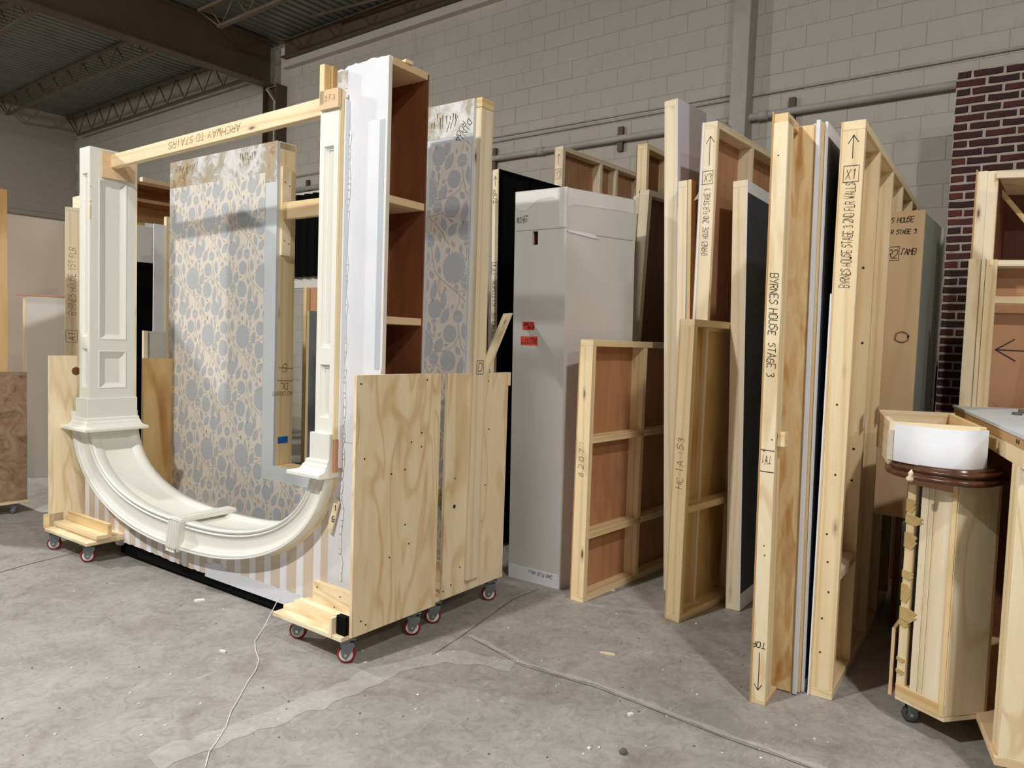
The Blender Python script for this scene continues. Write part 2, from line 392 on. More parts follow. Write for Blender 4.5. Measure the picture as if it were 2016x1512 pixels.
GL['a'] = '4443341403011030 4440'; GL['e'] = '0232331403011030'; GL['t'] = '1611203 0434'; GL['g'] = '44340301103041 4441'; GL['y'] = '0411 4410'; GL['r'] = '0004 033444'; GL['n'] = '0004 0334443 40'; GL['s'] = '443403320100'; GL['o'] = '1003143441301'; GL['u'] = '04011041 4440'
def strokes(ch):
    out = []
    for part in GL.get(ch, '').split():
        out.append([(int(part[i]), int(part[i+1])) for i in range(0, len(part)-1, 2)])
    return out
def ribbon(mb, P, pts, wd):
    """pts in (x, y) on plane P(x, y); flat ink stroke"""
    for a, b in zip(pts, pts[1:]):
        d = np.array(b)-np.array(a); L = np.hypot(*d)
        if L < 1e-6: continue
        n = np.array([-d[1], d[0]])/L*wd/2; e = d/L*wd*.35; a2 = np.array(a)-e; b2 = np.array(b)+e
        mb.face([P(*(a2-n)), P(*(b2-n)), P(*(b2+n)), P(*(a2+n))], [(0, 0)]*4)
def write(text, O, X, Y, size, parent, mat='marker', wd=.005, box=False, off=.0012, name='lettering', label=None, aspect=.62, gap=.42, fit=None):
    """hand lettering: O lower-left corner, X reading direction, Y up of the letters"""
    X = unit(np.array(X, float)); Y = unit(np.array(Y, float)); N = unit(np.cross(X, Y)); O = np.array(O, float)+N*off
    mb = MB(); x = 0; rnd = random.Random(hash_str(text)); k = size/6
    tot = sum(size*.55 if c == ' ' else 4*aspect*1.5*k*.98+size*gap*.5 for c in text)-size*gap*.5; q_ = fit/tot if fit else 1.0
    P = lambda a, b: O+X*a*q_+Y*b
    for ch in text:
        if ch == ' ': x += size*.55; continue
        sc = rnd.uniform(.88, 1.08); dy = rnd.uniform(-.05, .05)*size
        for st in strokes(ch):
            pts = [(x+(px*aspect*1.5*k*sc)+py*k*.12+rnd.uniform(-.12, .12)*k, dy+py*k*sc+rnd.uniform(-.12, .12)*k) for px, py in st]
            ribbon(mb, P, pts, wd)
        x += 4*aspect*1.5*k*sc+size*gap*.5
    if box:
        m = size*.3; c = [(-m, -m), (x+m*.4, -m), (x+m*.4, size+m), (-m, size+m), (-m, -m)]; ribbon(mb, P, c, wd*.8)
    o = obj(name, mb, MAT[mat], parent)
    if label: o['label'] = label
    return x*q_
def hash_str(s): return sum((i+1)*ord(c) for i, c in enumerate(s))
def arrow(O, X, L, parent, wd=.004, head=.25, mat='marker', side=None, off=.0012):
    """arrow from O along X; side = other in-plane axis"""
    X = unit(np.array(X, float)); Y = unit(np.array(side, float)); mb = MB(); N = unit(np.cross(X, Y)); O = np.array(O, float)+N*off
    if True:
        P = lambda a, b: O+X*a+Y*b
    h = L*head
    ribbon(mb, P, [(0, 0), (L*.5, L*.01), (L, 0)], wd); ribbon(mb, P, [(L-h, h*.6), (L, 0), (L-h*.9, -h*.6)], wd)
    return obj('arrow_mark', mb, MAT[mat], parent)
def screws(P, pts, parent, N, r=.0045):
    mb = MB()
    for x, y in pts: mb.cyl(np.array(P(x, y))+np.array(N)*.0002, N, r, .001, n=8, smooth=False)
    return obj('screw_heads', mb, MAT['screw'], parent)
# ------------------------------------------------------------------ room shell
WY = 7.2; XL = -17.92; ZD = 6.08
mb = MB(); mb.box(WORLD, XL-.3, 9, -9, WY+.3, -.2, 0); fl = struct(obj('floor', mb, MAT['floor']))
def block_wall(name, F, length, z0, z1, xphase, mat, near, normal_out):
    """F: X along wall, Y out of the wall towards the room; blocks are separate pieces of the wall"""
    mb = MB(); mb.box(F, 0, length, -.25, -.0028, 0, ZD+.3); wl = struct(obj(name, mb, MAT['block_joint']))
    # one block mesh, shared
    def block_mesh(L, nm):
        b = MB(); W, H, D, c = L-.003, .194, .003, .003
        rect = lambda m, d: [F2.p(m, d, m), F2.p(W-m, d, m), F2.p(W-m, d, H-m), F2.p(m, d, H-m)]
        F2 = Fr((0, 0, 0), F.X, F.Y, (0, 0, 1)); o, i = rect(0, -D), rect(c, 0)
        b.face(i, [(0, 0)]*4)
        for k in range(4): b.face([o[k], o[(k+1) % 4], i[(k+1) % 4], i[k]], [(0, 0)]*4)
        return b
    items = []
    k = 0; z = z0
    while z < z1-.05:
        x = (xphase % .4)-.4+(.2 if k % 2 else 0)
        while x < length:
            if x > -.39 and x+.4 < length+.3: items.append((x, z))
            x += .4
        z += .197; k += 1
    items = [(max(x, 0), z) for x, z in items]
    items.sort(key=lambda q: near(F.p(q[0], 0, q[1])))
    first = None; rest = MB()
    for i, (x, z) in enumerate(items):
        d = random.choice([0, 0, -.0018, -.0022, -.001, .0008, .0016, -.0015])
        p = F.p(x, d, z)
        if i < 280:
            if first is None:
                first = obj('block', block_mesh(.4, 'block'), mat, wl); first.location = tuple(p)
            else: dup(first, wl, tuple(p))
        else:
            b = block_mesh(.4, 'block'); n = len(rest.v)
            rest.v += [tuple(np.array(v)+p) for v in b.v]; rest.f += [tuple(q+n for q in f) for f in b.f]; rest.uv += b.uv; rest.sm += b.sm
    if rest.v: struct(obj('far_blocks', rest, mat, wl), 'stuff')
    return wl
FB = Fr((XL, WY, 0), (1, 0, 0), (0, -1, 0))
def near_cam(p):
    c = (p-CAM); d = np.linalg.norm(c); q = c@FWD
    vis = 0
    if q > 0:
        u = 1008+F_PX*(c@RT)/q; v = 756-F_PX*(c@UP)/q
        if not (-60 < u < 2076 and -60 < v < 800): vis = 100
    return d+vis
wb = block_wall('wall_back', FB, 27, 4.334-.197*21, 6.0, (-1.418-XL) % .4+.2, MAT['block'], near_cam, None)
FLW = Fr((XL, -9, 0), (0, 1, 0), (1, 0, 0))
wlft = block_wall('wall_left', FLW, 16.2, 4.334-.197*21, 6.0, .1, MAT['block_left'], near_cam, None)
# ledge under the wall beam
mb = MB(); mb.box(WORLD, -10.2, 9, WY-.10, WY, 5.655, 5.76); struct(obj('trim_1', mb, MAT['block']))
mb = MB(); mb.box(WORLD, XL, -10.6, WY-.02, WY+.01, 5.42, 5.60); struct(obj('trim_3', mb, MAT['block']))
mb = MB(); mb.box(WORLD, XL, XL+.05, -5, WY, 3.84, 3.92); struct(obj('trim_2', mb, MAT['block_left']))
# roof deck with trapezoid ribs running towards the wall
mb = MB(); x = XL-.2; prof = []
while x < 9:
    prof += [(x, ZD), (x+.085, ZD), (x+.10, ZD+.04), (x+.14, ZD+.04)]; x += .152
for (xa, za), (xb, zb) in zip(prof, prof[1:]):
    mb.face([(xa, -9, za), (xb, -9, zb), (xb, WY, zb), (xa, WY, za)], [(0, 0)]*4)
struct(obj('ceiling', mb, MAT['deck']))
def ibeam(name, F, L, h, fw, tf, tw, mat, label, group=None):
    """F.X along the beam, F.Z up, origin at lower flange underside centre"""
    t = empty(name, F.O, label, 'beam', group)
    obj('lower_flange', MB().box(F, 0, L, -fw/2, fw/2, 0, tf), mat, t)
    obj('web', MB().box(F, 0, L, -tw/2, tw/2, tf, h-tf), mat, t)
    obj('upper_flange', MB().box(F, 0, L, -fw/2, fw/2, h-tf, h), mat, t)
    return t
BX = -10.43
ibeam('steel_beam', Fr((BX+.06, -6, 5.37), (0, 1, 0), (-1, 0, 0)), WY+6-.2, .66, .22, .022, .014, MAT['beam'], 'deep brown steel roof beam running out from the pillar in the back wall', None)
ibeam('steel_beam', Fr((-10.1, WY-.12, 5.765), (1, 0, 0), (0, 1, 0)), 19, .26, .16, .018, .012, MAT['beam'], 'dark steel beam lying along the top of the block wall', None)
def joist(name, y, z0, z1, x0, x1, label, pitch=.62, fl_=.5):
    t = empty(name, (x0, y, z0), label, 'roof joist', 'open web joists under the roof deck')
    obj('top_chord', MB().box(WORLD, x0, x1, y-.035, y+.035, z1-.045, z1), MAT['joist'], t)
    obj('bottom_chord', MB().box(WORLD, x0+fl_, x1-fl_*.3, y-.03, y+.03, z0, z0+.04), MAT['joist'], t)
    x = x0+.25; up = True; first = None
    vis = 0
    while x < x1-.3:
        a = (x, y, z1-.03) if up else (x, y, z0+.03); b = (x+pitch/2, y, z0+.03) if up else (x+pitch/2, y, z1-.03)
        obj('web_rod', MB().tube([a, b], .011, 6), MAT['joist'], t)
        x += pitch/2; up = not up
    obj('end_rod', MB().tube([(x0, y, z1-.03), (x0+fl_, y, z0+.03)], .012, 6), MAT['joist'], t)
joist('roof_joist', 7.02, 5.60, 6.06, XL+.05, BX-.1, 'open web joist hugging the top of the block wall in the far left corner')
joist('roof_joist', 5.70, 5.69, 6.06, XL+.05, BX-.1, 'open web joist second from the back wall, left of the deep beam')
joist('roof_joist', 4.08, 5.69, 6.06, XL+.05, BX-.1, 'open web joist nearest the top left corner of the picture')
joist('roof_joist', 5.75, 5.69, 6.06, BX+.2, -2, 'open web joist right of the deep brown beam')
p = FL(614, 32, 5.95); q = FL(735, 0, 5.95)
o = obj('ceiling_pipe', MB().tube([p, p+(q-p)*4], .02, 10), MAT['joist'], origin=p); tag(o, 'thin pale pipe hung under the deck near the dark wall beam', 'pipe')
# pillar in the corner of the deep beam, a column on the right
t = empty('steel_column', (-10.32, WY-.1, 0), 'dark steel pillar under the deep beam, boxed by grey pipes', 'column')
obj('flange', MB().box(WORLD, -10.56, -10.54, WY-.2, WY, 0, 5.4), MAT['beam'], t)
obj('flange', MB().box(WORLD, -10.22, -10.20, WY-.2, WY, 0, 5.4), MAT['beam'], t)
obj('web', MB().box(WORLD, -10.54, -10.22, WY-.11, WY-.09, 0, 5.4), MAT['beam'], t)
pp = obj('vertical_conduit', MB().tube([(-10.30, WY-.16, 0), (-10.30, WY-.16, 5.15), (-10.42, WY-.2, 5.36)], .018, 8).tube([(-10.25, WY-.16, 0), (-10.25, WY-.16, 5.1), (-10.40, WY-.24, 5.33)], .018, 8), MAT['column'], t)
cl, cr_ = PY(1437, 130, WY-.17), PY(1470, 130, WY-.17)
t = empty('steel_column', (cl[0], WY-.09, 0), 'light grey painted box column against the block wall', 'column')
obj('shaft', MB().box(WORLD, cl[0]+.012, cr_[0]+.012, WY-.17, WY, .02, 6.05), MAT['column'], t, bevel=.006)
obj('base_plate', MB().box(WORLD, cl[0]-.03, cr_[0]+.05, WY-.22, WY, 0, .02), MAT['column'], t)
# conduits on the wall
zc = 3.745
t = empty('conduit_pipe', (-12, WY-.06, zc), 'thick painted grey conduit running level across the block wall', 'pipe')
obj('pipe_run', MB().tube([(-12, WY-.055, zc), (3, WY-.055, zc)], .034, 14), MAT['column'], t)
for px, py in ((1065, 290), (1503, 222)):
    q = PY(px, py, WY-.055); obj('coupling', MB().tube([(q[0]-.05, WY-.055, zc), (q[0]+.05, WY-.055, zc)], .043, 14), MAT['column'], t)
for px in (972, 1220, 605, 1555):
    q = PY(px, 260, WY-.055); obj('strut_bracket', MB().box(WORLD, q[0]-.03, q[0]+.03, WY-.045, WY, zc-.13, zc+.13), MAT['beam'], t)
zc2 = 3.965
o = obj('thin_conduit', MB().tube([(-12, WY-.014, zc2+.0), (-2.95, WY-.014, zc2), (3, WY-.014, zc2+.01)], .014, 8).tube([(-6, WY-.012, zc2+.05), (-2.9, WY-.012, zc2+.04)], .008, 6), MAT['column'], origin=(-12, WY-.014, zc2)); tag(o, 'thin cable conduit just above the thick pipe on the wall', 'pipe')
# ------------------------------------------------------------------ floor marks
def strip(name, pts, wdt, mat, z=.0012, jag=.2):
    mb = MB(); L = []; R = []
    P = []
    for a, b in zip(pts, pts[1:]):
        n = max(2, int(math.dist(a, b)/.05))
        P += [(a[0]+(b[0]-a[0])*i/n, a[1]+(b[1]-a[1])*i/n) for i in range(n)]
    P.append(pts[-1])
    for i, p in enumerate(P):
        a = P[max(i-1, 0)]; b = P[min(i+1, len(P)-1)]; d = unit(V3(b[0]-a[0], b[1]-a[1], 0)); n = V3(-d[1], d[0], 0)
        wl_ = wdt*(1+random.uniform(-jag, jag))/2; wr = wdt*(1+random.uniform(-jag, jag))/2
        L.append(V3(p[0], p[1], z)+n*wl_); R.append(V3(p[0], p[1], z)-n*wr)
    for i in range(len(P)-1): mb.face([R[i], R[i+1], L[i+1], L[i]], [(i*.05, 0), (i*.05+.05, 0), (i*.05+.05, wdt), (i*.05, wdt)])
    return obj(name, mb, mat, fl)
g = lambda *a: [tuple(FL(u, v)[:2]) for u, v in a]
strip('pale_repair_seam', g((300, 1500), (640, 1375), (760, 1320), (880, 1290), (1010, 1310)), .13, MAT['floor_patch'], .0010, .35)
strip('saw_cut_edge', g((925, 1250), (1030, 1305), (1170, 1345), (1260, 1380), (1440, 1450), (1640, 1520)), .03, MAT['floor_patch'], .0014, .5)
strip('floor_crack', g((930, 1258), (1030, 1312), (1170, 1353), (1262, 1388), (1440, 1458), (1640, 1528)), .004, MAT['crack'], .0018, .9)
strip('floor_crack', g((0, 1127), (60, 1110), (110, 1098), (150, 1088), (200, 1075)), .010, MAT['crack'], .0015, .6)
strip('floor_crack', g((850, 1290), (905, 1255), (1010, 1180), (1060, 1160)), .006, MAT['crack'], .0015, .8)
rn = random.Random(3); mb = MB()
for i in range(90):
    u, v = rn.uniform(0, 1700), rn.uniform(1130, 1500); p = FL(u, v); s = rn.uniform(.0015, .006)*(1 if rn.random() < .93 else 1.7)
    a = rn.uniform(0, 3); F = rotz((p[0], p[1], 0), a); mb.prism(F, [(-s, -s*.5), (s*.8, -s*.7), (s, s*.4), (-s*.3, s*.8)], .0005, .002+s*.2)
o = obj('paint_chips', mb, MAT['plaster'], origin=(0, 0, 0)); o['kind'] = 'stuff'; tag(o, 'small pale paint and wood chips scattered over the concrete floor', 'debris')
mb = MB()
for i in range(60):
    u, v = rn.uniform(0, 1700), rn.uniform(1130, 1500); p = FL(u, v); s = rn.uniform(.0015, .005); F = rotz((p[0], p[1], 0), rn.uniform(0, 3)); mb.prism(F, [(-s, -s*.5), (s*.8, -s*.7), (s, s*.4), (-s*.3, s*.8)], .0005, .003)
o = obj('dark_grit', mb, MAT['crack'], origin=(0, 0, 0)); o['kind'] = 'stuff'; tag(o, 'dark grit and pebbles sprinkled across the concrete floor', 'debris')
def sliver(px, py, L, wd, ang, lab, mat='pine_pale', nm='wood_splinter'):
    p = FL(px, py); F = rotz((p[0], p[1], 0), ang); o = obj(nm, MB().prism(F, [(-L/2, 0), (-L*.2, -wd/2), (L/2, -wd*.15), (L*.3, wd/2), (-L*.3, wd*.4)], .0, .008), MAT[mat], origin=p); tag(o, lab, 'debris')
sliver(1196, 1288, .075, .014, .35, 'pale wood splinter lying in the open middle of the floor')
sliver(1205, 1163, .04, .02, .2, 'white chip beside the foot of the short brown backed flat', 'plaster', 'plaster_chip')
sliver(1241, 1408, .03, .02, .9, 'white crumb of plaster in front of the floor seam', 'plaster', 'plaster_chip')
sliver(393, 1183, .06, .03, .9, 'torn white flake on the floor in front of the striped wall', 'plaster', 'plaster_chip')
sliver(438, 1284, .04, .02, .2, 'small white curl on the floor left of the pale string', 'plaster', 'plaster_chip')
p = FL(1227, 1484); o = obj('pebble', MB().lathe(p, (0, 0, 1), [(.0, .022), (.009, .019), (.015, .010), (.013, 0)], 9), MAT['crack'], origin=p); tag(o, 'single dark pebble near the bottom edge of the floor', 'debris')
# pale string from the striped wall to the front
pts = [FL(u, v, .003) for u, v in ((518, 1238), (510, 1250), (502, 1262), (503, 1280), (510, 1300), (503, 1320), (488, 1342), (470, 1375), (455, 1400), (445, 1430), (430, 1455), (412, 1480), (404, 1510))]
o = obj('string', MB().tube([PV(549, 1177, (-2.58, 2.36), .045)]+pts, .0022, 6), MAT['plaster'], origin=pts[0]); tag(o, 'thin pale string wandering over the floor from the striped wall', 'string')
# ------------------------------------------------------------------ casters
def caster_proto(loc, ang, red=True):
    """swivel caster standing on z = 0, 0.125 high, as part tree of a dolly"""
    r = .043
    c = V3(0, 0, r); ax = V3(0, 1, 0)
    fork = MB(); fork.box(WORLD, -.045, .045, -.036, .036, .119, .125)
    fork.cyl((.0, 0, .100), (0, 0, 1), .030, .019, n=18)
    for sgn in (-1, 1):
        F = Fr((0, sgn*.021-.0015, 0), (1, 0, 0), (0, 0, 1), (0, 1, 0))
        fork.prism(F, [(-.018, r-.004), (-.012, r-.016), (.006, r-.017), (.014, r-.006), (.040, .085), (.034, .104), (-.026, .104)], 0, .003)
    fork.box(WORLD, -.026, .034, -.0225, .0225, .101, .104)
    return fork
def lathe_wheel(r, wd):
    return MB().lathe((0, -wd/2, r), (0, 1, 0), [(r*.74, 0), (r*.9, .0015), (r, .006), (r, wd-.006), (r*.9, wd-.0015), (r*.74, wd)], 28)
def hub(r, wd):
    return MB().lathe((0, -wd/2, r), (0, 1, 0), [(0, .004), (r*.25, .004), (r*.3, .007), (r*.62, .005), (r*.74, .0005), (r*.74, wd-.0005), (r*.62, wd-.005), (r*.25, wd-.004), (0, wd-.004)], 28)
PROTO = {}
def caster(parent, x, y, ang, red=True, zoff=0.0, sc=1.0):
    """thing > caster > tread, hub, axle_bolt"""
    key = 'red' if red else 'grey'; W = wloc(parent)
    if key not in PROTO:
        f = obj('caster', caster_proto(0, 0), MAT['zinc'], None)
        obj('tread', lathe_wheel(.043, .030), MAT['wheel_red' if red else 'wheel_grey'], f, label='dark red tread' if red else 'grey rubber tread')
        obj('wheel_hub', hub(.043, .032), MAT['wheel_white' if red else 'zinc'], f, label='white hub' if red else 'grey hub')
        obj('axle_bolt', MB().cyl((0, -.027, .043), (0, 1, 0), .007, .054, n=10), MAT['chrome'], f)
        PROTO[key] = f; f.parent = parent; f.location = (x-W[0], y-W[1], zoff-W[2]); f.rotation_euler = (0, 0, ang); f.scale = (sc,)*3
        return f
    c = dup(PROTO[key], parent, (x-W[0], y-W[1], zoff-W[2]), (0, 0, ang)); c.scale = (sc,)*3
    for ch in PROTO[key].children: dup(ch, c)
    return c
# ------------------------------------------------------------------ dollies
def dolly(name, F, L, W, panel_side, panel_h, label, casters, lip=None, mats=('ply_edge', 'ply'), cleats=True, group='plywood panel dollies on red casters', pan_y=None, red=True):
    """F: X across (towards +X), Y depth; deck x 0..L, y 0..W, z .125...; panel on x = L (side +1) or x = 0"""
    t = empty(name, F.p(L/2, W/2, 0)*V3(1, 1, 0), label, 'dolly', group)
    obj('deck', MB().box(F, 0, L, 0, W, .125, .145, 'x'), MAT['ply_white'], t, bevel=.0015)
    obj('deck_top_layer', MB().box(F, .0, L-.0, .06, W-.02, .145, .163, 'x'), MAT['ply'], t, bevel=.0015)
    py0, py1 = pan_y or (.0, W)
    if panel_side > 0: obj('side_panel', MB().box(F, L, L+.018, py0, py1, .135, .135+panel_h, 'z'), MAT[mats[1]], t, bevel=.001, label='tall plywood side panel')
    elif panel_side < 0: obj('side_panel', MB().box(F, -.018, 0, py0, py1, .135, .135+panel_h, 'z'), MAT[mats[1]], t, bevel=.001, label='tall plywood side panel')
    for x, y, a in casters:
        p = F.p(x, y, 0); caster(t, p[0], p[1], a, red)
    return t
TA = .045
# near right dolly, under the arch wall
F1 = rotz((-3.06, 2.125, 0), .02)
d1 = dolly('panel_dolly', F1, .50, .60, 1, 1.195, 'near right panel dolly, broad plywood side with wild grain', [(.07, .10, .62), (.46, .07, .70), (.46, .50, .80), (.07, .5, .4)], pan_y=(.045, .605))
obj('stop_block', MB().box(F1, .02, .47, .11, .155, .163, .180, 'x'), MAT['ply_white'], d1, bevel=.001)
obj('upright_cleat', MB().box(F1, .11, .495, .155, .180, .163, .285, 'x'), MAT['ply'], d1, bevel=.001)
obj('stop_block', MB().box(F1, .02, .495, .085, .11, .145, .160, 'x'), MAT['ply'], d1, bevel=.001)
obj('gap_shade_block', MB().box(F1, .442, .499, .022, .050, .146, .232, 'z'), MAT['black_board'], d1, label='black block standing in for the shaded gap')  # black block in place of the shaded gap between plate and panel
obj('corner_plate', MB().box(F1, .425, .44, -.004, .06, .135, .222, 'z'), MAT['ply_white'], d1)
screws(lambda y, z: F1.p(.5185, y, z), [(.10, .20), (.13, .175), (.27, .86), (.36, .87), (.40, 1.0), (.47, .97), (.47, 1.04), (.10, .95), (.07, 1.29), (.5, 1.3), (.37, .6), (.4, .5), (.27, .46)], d1, (1, 0, 0))
screws(lambda x, z: F1.p(x, .1545, z), [(.14, .26), (.31, .25), (.27, .19)], d1, (0, -1, 0), .004)
F2 = rotz((-3.10, 2.745, 0), .03)
d2 = dolly('panel_dolly', F2, .50, .62, 1, 1.19, 'rear right panel dolly with pale knotty plywood side, under the flowered wall', [(.46, .06, .72), (.47, .53, .78), (.07, .06, .3), (.07, .53, .2)], pan_y=(.06, .59), mats=('ply_edge', 'ply_white'))
obj('upright_cleat', MB().box(F2, .05, .495, .20, .225, .163, .28, 'x'), MAT['ply'], d2)
obj('panel_ear', MB().box(F2, .5, .518, .60, .612, 1.25, 1.325, 'z'), MAT['ply_white'], d2)
screws(lambda y, z: F2.p(.5185, y, z), [(.07, .18), (.13, .2), (.2, .28), (.3, .3), (.33, 1.0), (.42, 1.01), (.32, 1.27), (.40, 1.28), (.14, .77), (.14, .62), (.32, .7), (.40, .7), (.37, .5)], d2, (1, 0, 0))
obj('knot', MB().cyl(F2.p(.5183, .14, .62), F2.X, .011, .0006, n=12, smooth=False), MAT['screw'], d2)
# left dollies
F3 = rotz((-5.46, 2.0, 0), .045)
d3 = dolly('panel_dolly', F3, .58, .62, -1, 1.17, 'far left panel dolly, a pale side panel with one round knot', [(.05, .04, .95), (.49, .05, 1.1), (.1, .52, .2), (.5, .52, .3)], pan_y=(.03, .60), mats=('ply_edge', 'ply_white'))
obj('upright_cleat', MB().box(F3, .06, .60, .12, .145, .163, .25, 'x'), MAT['pine_warm'], d3, bevel=.001)
obj('stop_block', MB().box(F3, .02, .60, .05, .12, .160, .185, 'x'), MAT['pine'], d3, bevel=.001)
obj('left_cleat', MB().box(F3, -.018, .0, .0, .12, .145, .235, 'y'), MAT['pine'], d3, bevel=.001)
obj('knot', MB().cyl(F3.p(.0005, .20, 1.20), F3.X, .028, .001, n=16, smooth=False), MAT['luan_red'], d3, label='round brown knot')
F4 = rotz((-5.47, 2.66, 0), .045)
d4 = dolly('panel_dolly', F4, .55, .50, -1, 1.155, 'left rear panel dolly, golden plywood side right beside the flowered paper', [(.1, .1, 2.9), (.5, .1, 3.0), (.1, .42, .2), (.5, .42, .3)], pan_y=(.0, .50), mats=('ply_edge', 'ply_gold'))
# ------------------------------------------------------------------ arch wall (hung upside down)
OA = (-2.58, 2.365); A = rotz((OA[0], OA[1], 0), TA)
arch = empty('arch_wall', (-4.0, 2.3, .163), 'upside down archway with white curved casing, striped paper below and a tall white end', 'set wall')
CI, AI, BI, NI = -1.54, 1.12, .545, 2.5; CO, AO, BO, NO = -1.585, 1.295, .715, 2.3; ZA = .93
def sup(c, a, b, n, th):
    cs, sn = math.cos(th), math.sin(th)
    return c+a*math.copysign(abs(cs)**(2/n), cs), ZA-b*abs(sn)**(2/n)
NTH = 72; TH = [math.pi*i/NTH for i in range(NTH+1)]
def arc_pts(f, off=0):
    out = []
    for th in TH:
        a = sup(CI, AI, BI, NI, th); b = sup(CO, AO, BO, NO, th)
        out.append((a[0]*(1-f)+b[0]*f, min(a[1]*(1-f)+b[1]*f, .93)))
    return out
# striped wall: columns from the casing's outer curve down to a ragged lower edge
mb = MB(); ou = arc_pts(.93); ou = sorted(ou)
xs = np.arange(-2.84, -.328, .02)
def zo(x):
    xa = (x-CO)/AO*1.06
    if abs(xa) >= 1: return .95
    return min(.95, ZA-BO*.95*(1-abs(xa)**NO)**(1/NO))
def zb(x): return .098+.008*math.sin(x*5)+(-.03 if -2.42 < x < -2.34 else 0)+random.uniform(-.003, .003)
zbs = [zb(x) for x in xs]
for i in range(len(xs)-1):
    a, b = xs[i], xs[i+1]; za, zb_ = zbs[i], zbs[i+1]; ta, tb = zo(a), zo(b)
    q = [A.p(a, 0, za), A.p(b, 0, zb_), A.p(b, 0, tb), A.p(a, 0, ta)]; mb.face(q, [(a, za), (b, zb_), (b, tb), (a, ta)])
    mb.face([A.p(a, .02, ta), A.p(b, .02, tb), A.p(b, .02, zb_), A.p(a, .02, za)], [(a, 0)]*4)
    mb.face([A.p(a, .02, za), A.p(b, .02, zb_), A.p(b, 0, zb_), A.p(a, 0, za)], [(a, 0)]*4)
obj('striped_panel', mb, MAT['stripes'], arch)
mb = MB()
for i, x in enumerate(np.arange(-1.40, -.56, .03)):   # torn white band along the lower right edge
    a, b = x, x+.031; h0 = .105+.004*math.sin(i*1.3); mb.face([A.p(a, -.0015, .075), A.p(b, -.0015, .075), A.p(b, -.0015, .155+.003*math.sin(i*1.7)+(.025 if 1 < i < 5 else 0)), A.p(a, -.0015, .155+.003*math.sin((i-1)*1.7)+(.025 if 2 < i < 6 else 0))], [(a, 0), (b, 0), (b, .1), (a, .1)])
obj('white_base_strip', mb, MAT['white_wall'], arch)
# frame behind the stripes
for x in (-2.8, -2.2, -1.6, -1.0, -.45): obj('framing_stud', MB().box(A, x, x+.04, .02, .10, .12, max(.19, min(zo(x), zo(x+.04))-.02)), MAT['pine'], arch)
obj('bottom_rail', MB().box(A, -2.40, -.60, .022, .12, .022, .14), MAT['black_board'], arch, label='bottom rail, blackened for the shade beneath the arch')  # black colour stands in for the shade under the arch wall
# casing front: profile (fraction from inner to outer, height in front of wall)
CP = [(0, .048), (.03, .056), (.09, .056), (.11, .050), (.15, .046), (.17, .056), (.21, .058), (.23, .050), (.36, .048), (.60, .048), (.74, .050), (.78, .060), (.82, .060), (.84, .066), (.90, .072), (.93, .066), (.95, .074), (.99, .074), (1.0, .066), (1.0, .0)]
mb = MB(); rows = [[A.p(x, -h, z) for x, z in arc_pts(f)] for f, h in CP]; mb.grid(rows)
obj('curved_casing', mb, MAT['white_trim'], arch, merge=True)
# wood backing behind casing, visible at the right outer edge
mb = MB(); a_ = arc_pts(1.0); b_ = arc_pts(1.10); seg = [i for i in range(len(TH)) if TH[i] < 1.0]
mb.grid([[A.p(a_[i][0], -.012, a_[i][1]) for i in seg], [A.p(b_[i][0], -.012, b_[i][1]) for i in seg], [A.p(b_[i][0], .0, b_[i][1]) for i in seg]], smooth=False)
obj('backing_board', mb, MAT['ply_white'], arch, merge=True, label='bare plywood backing')
# soffit (curved reveal with raised borders and sunk panel); d = depth, r = outwards
RD = .26
def soff(parts):
    rows = []
    for d, r in parts:
        row = []
        for th in TH:
            x, z = sup(CI, AI, BI, NI, th); x2, z2 = sup(CI, AI+.2, BI+.2, NI, th)
            n = unit(V3(x2-x, 0, z2-z)); row.append(A.p(x+n[0]*r, -.048+d, min(z+n[2]*r, .93)))
        rows.append(row)
    return rows
SP = [(0, 0), (.045, 0), (.050, .006), (.058, .008), (.066, .016), (.072, .018), (.25, .018), (.256, .016), (.264, .008), (.272, .006), (.278, 0), (.32, 0), (.32, .02)]
obj('curved_soffit', MB().grid(soff(SP)), MAT['white_trim'], arch, merge=True)
obj('back_casing', MB().grid([[A.p(x, .272, z) for x, z in arc_pts(0)], [A.p(x, .272, z) for x, z in arc_pts(.95)]]), MAT['ply_white'], arch, merge=True)
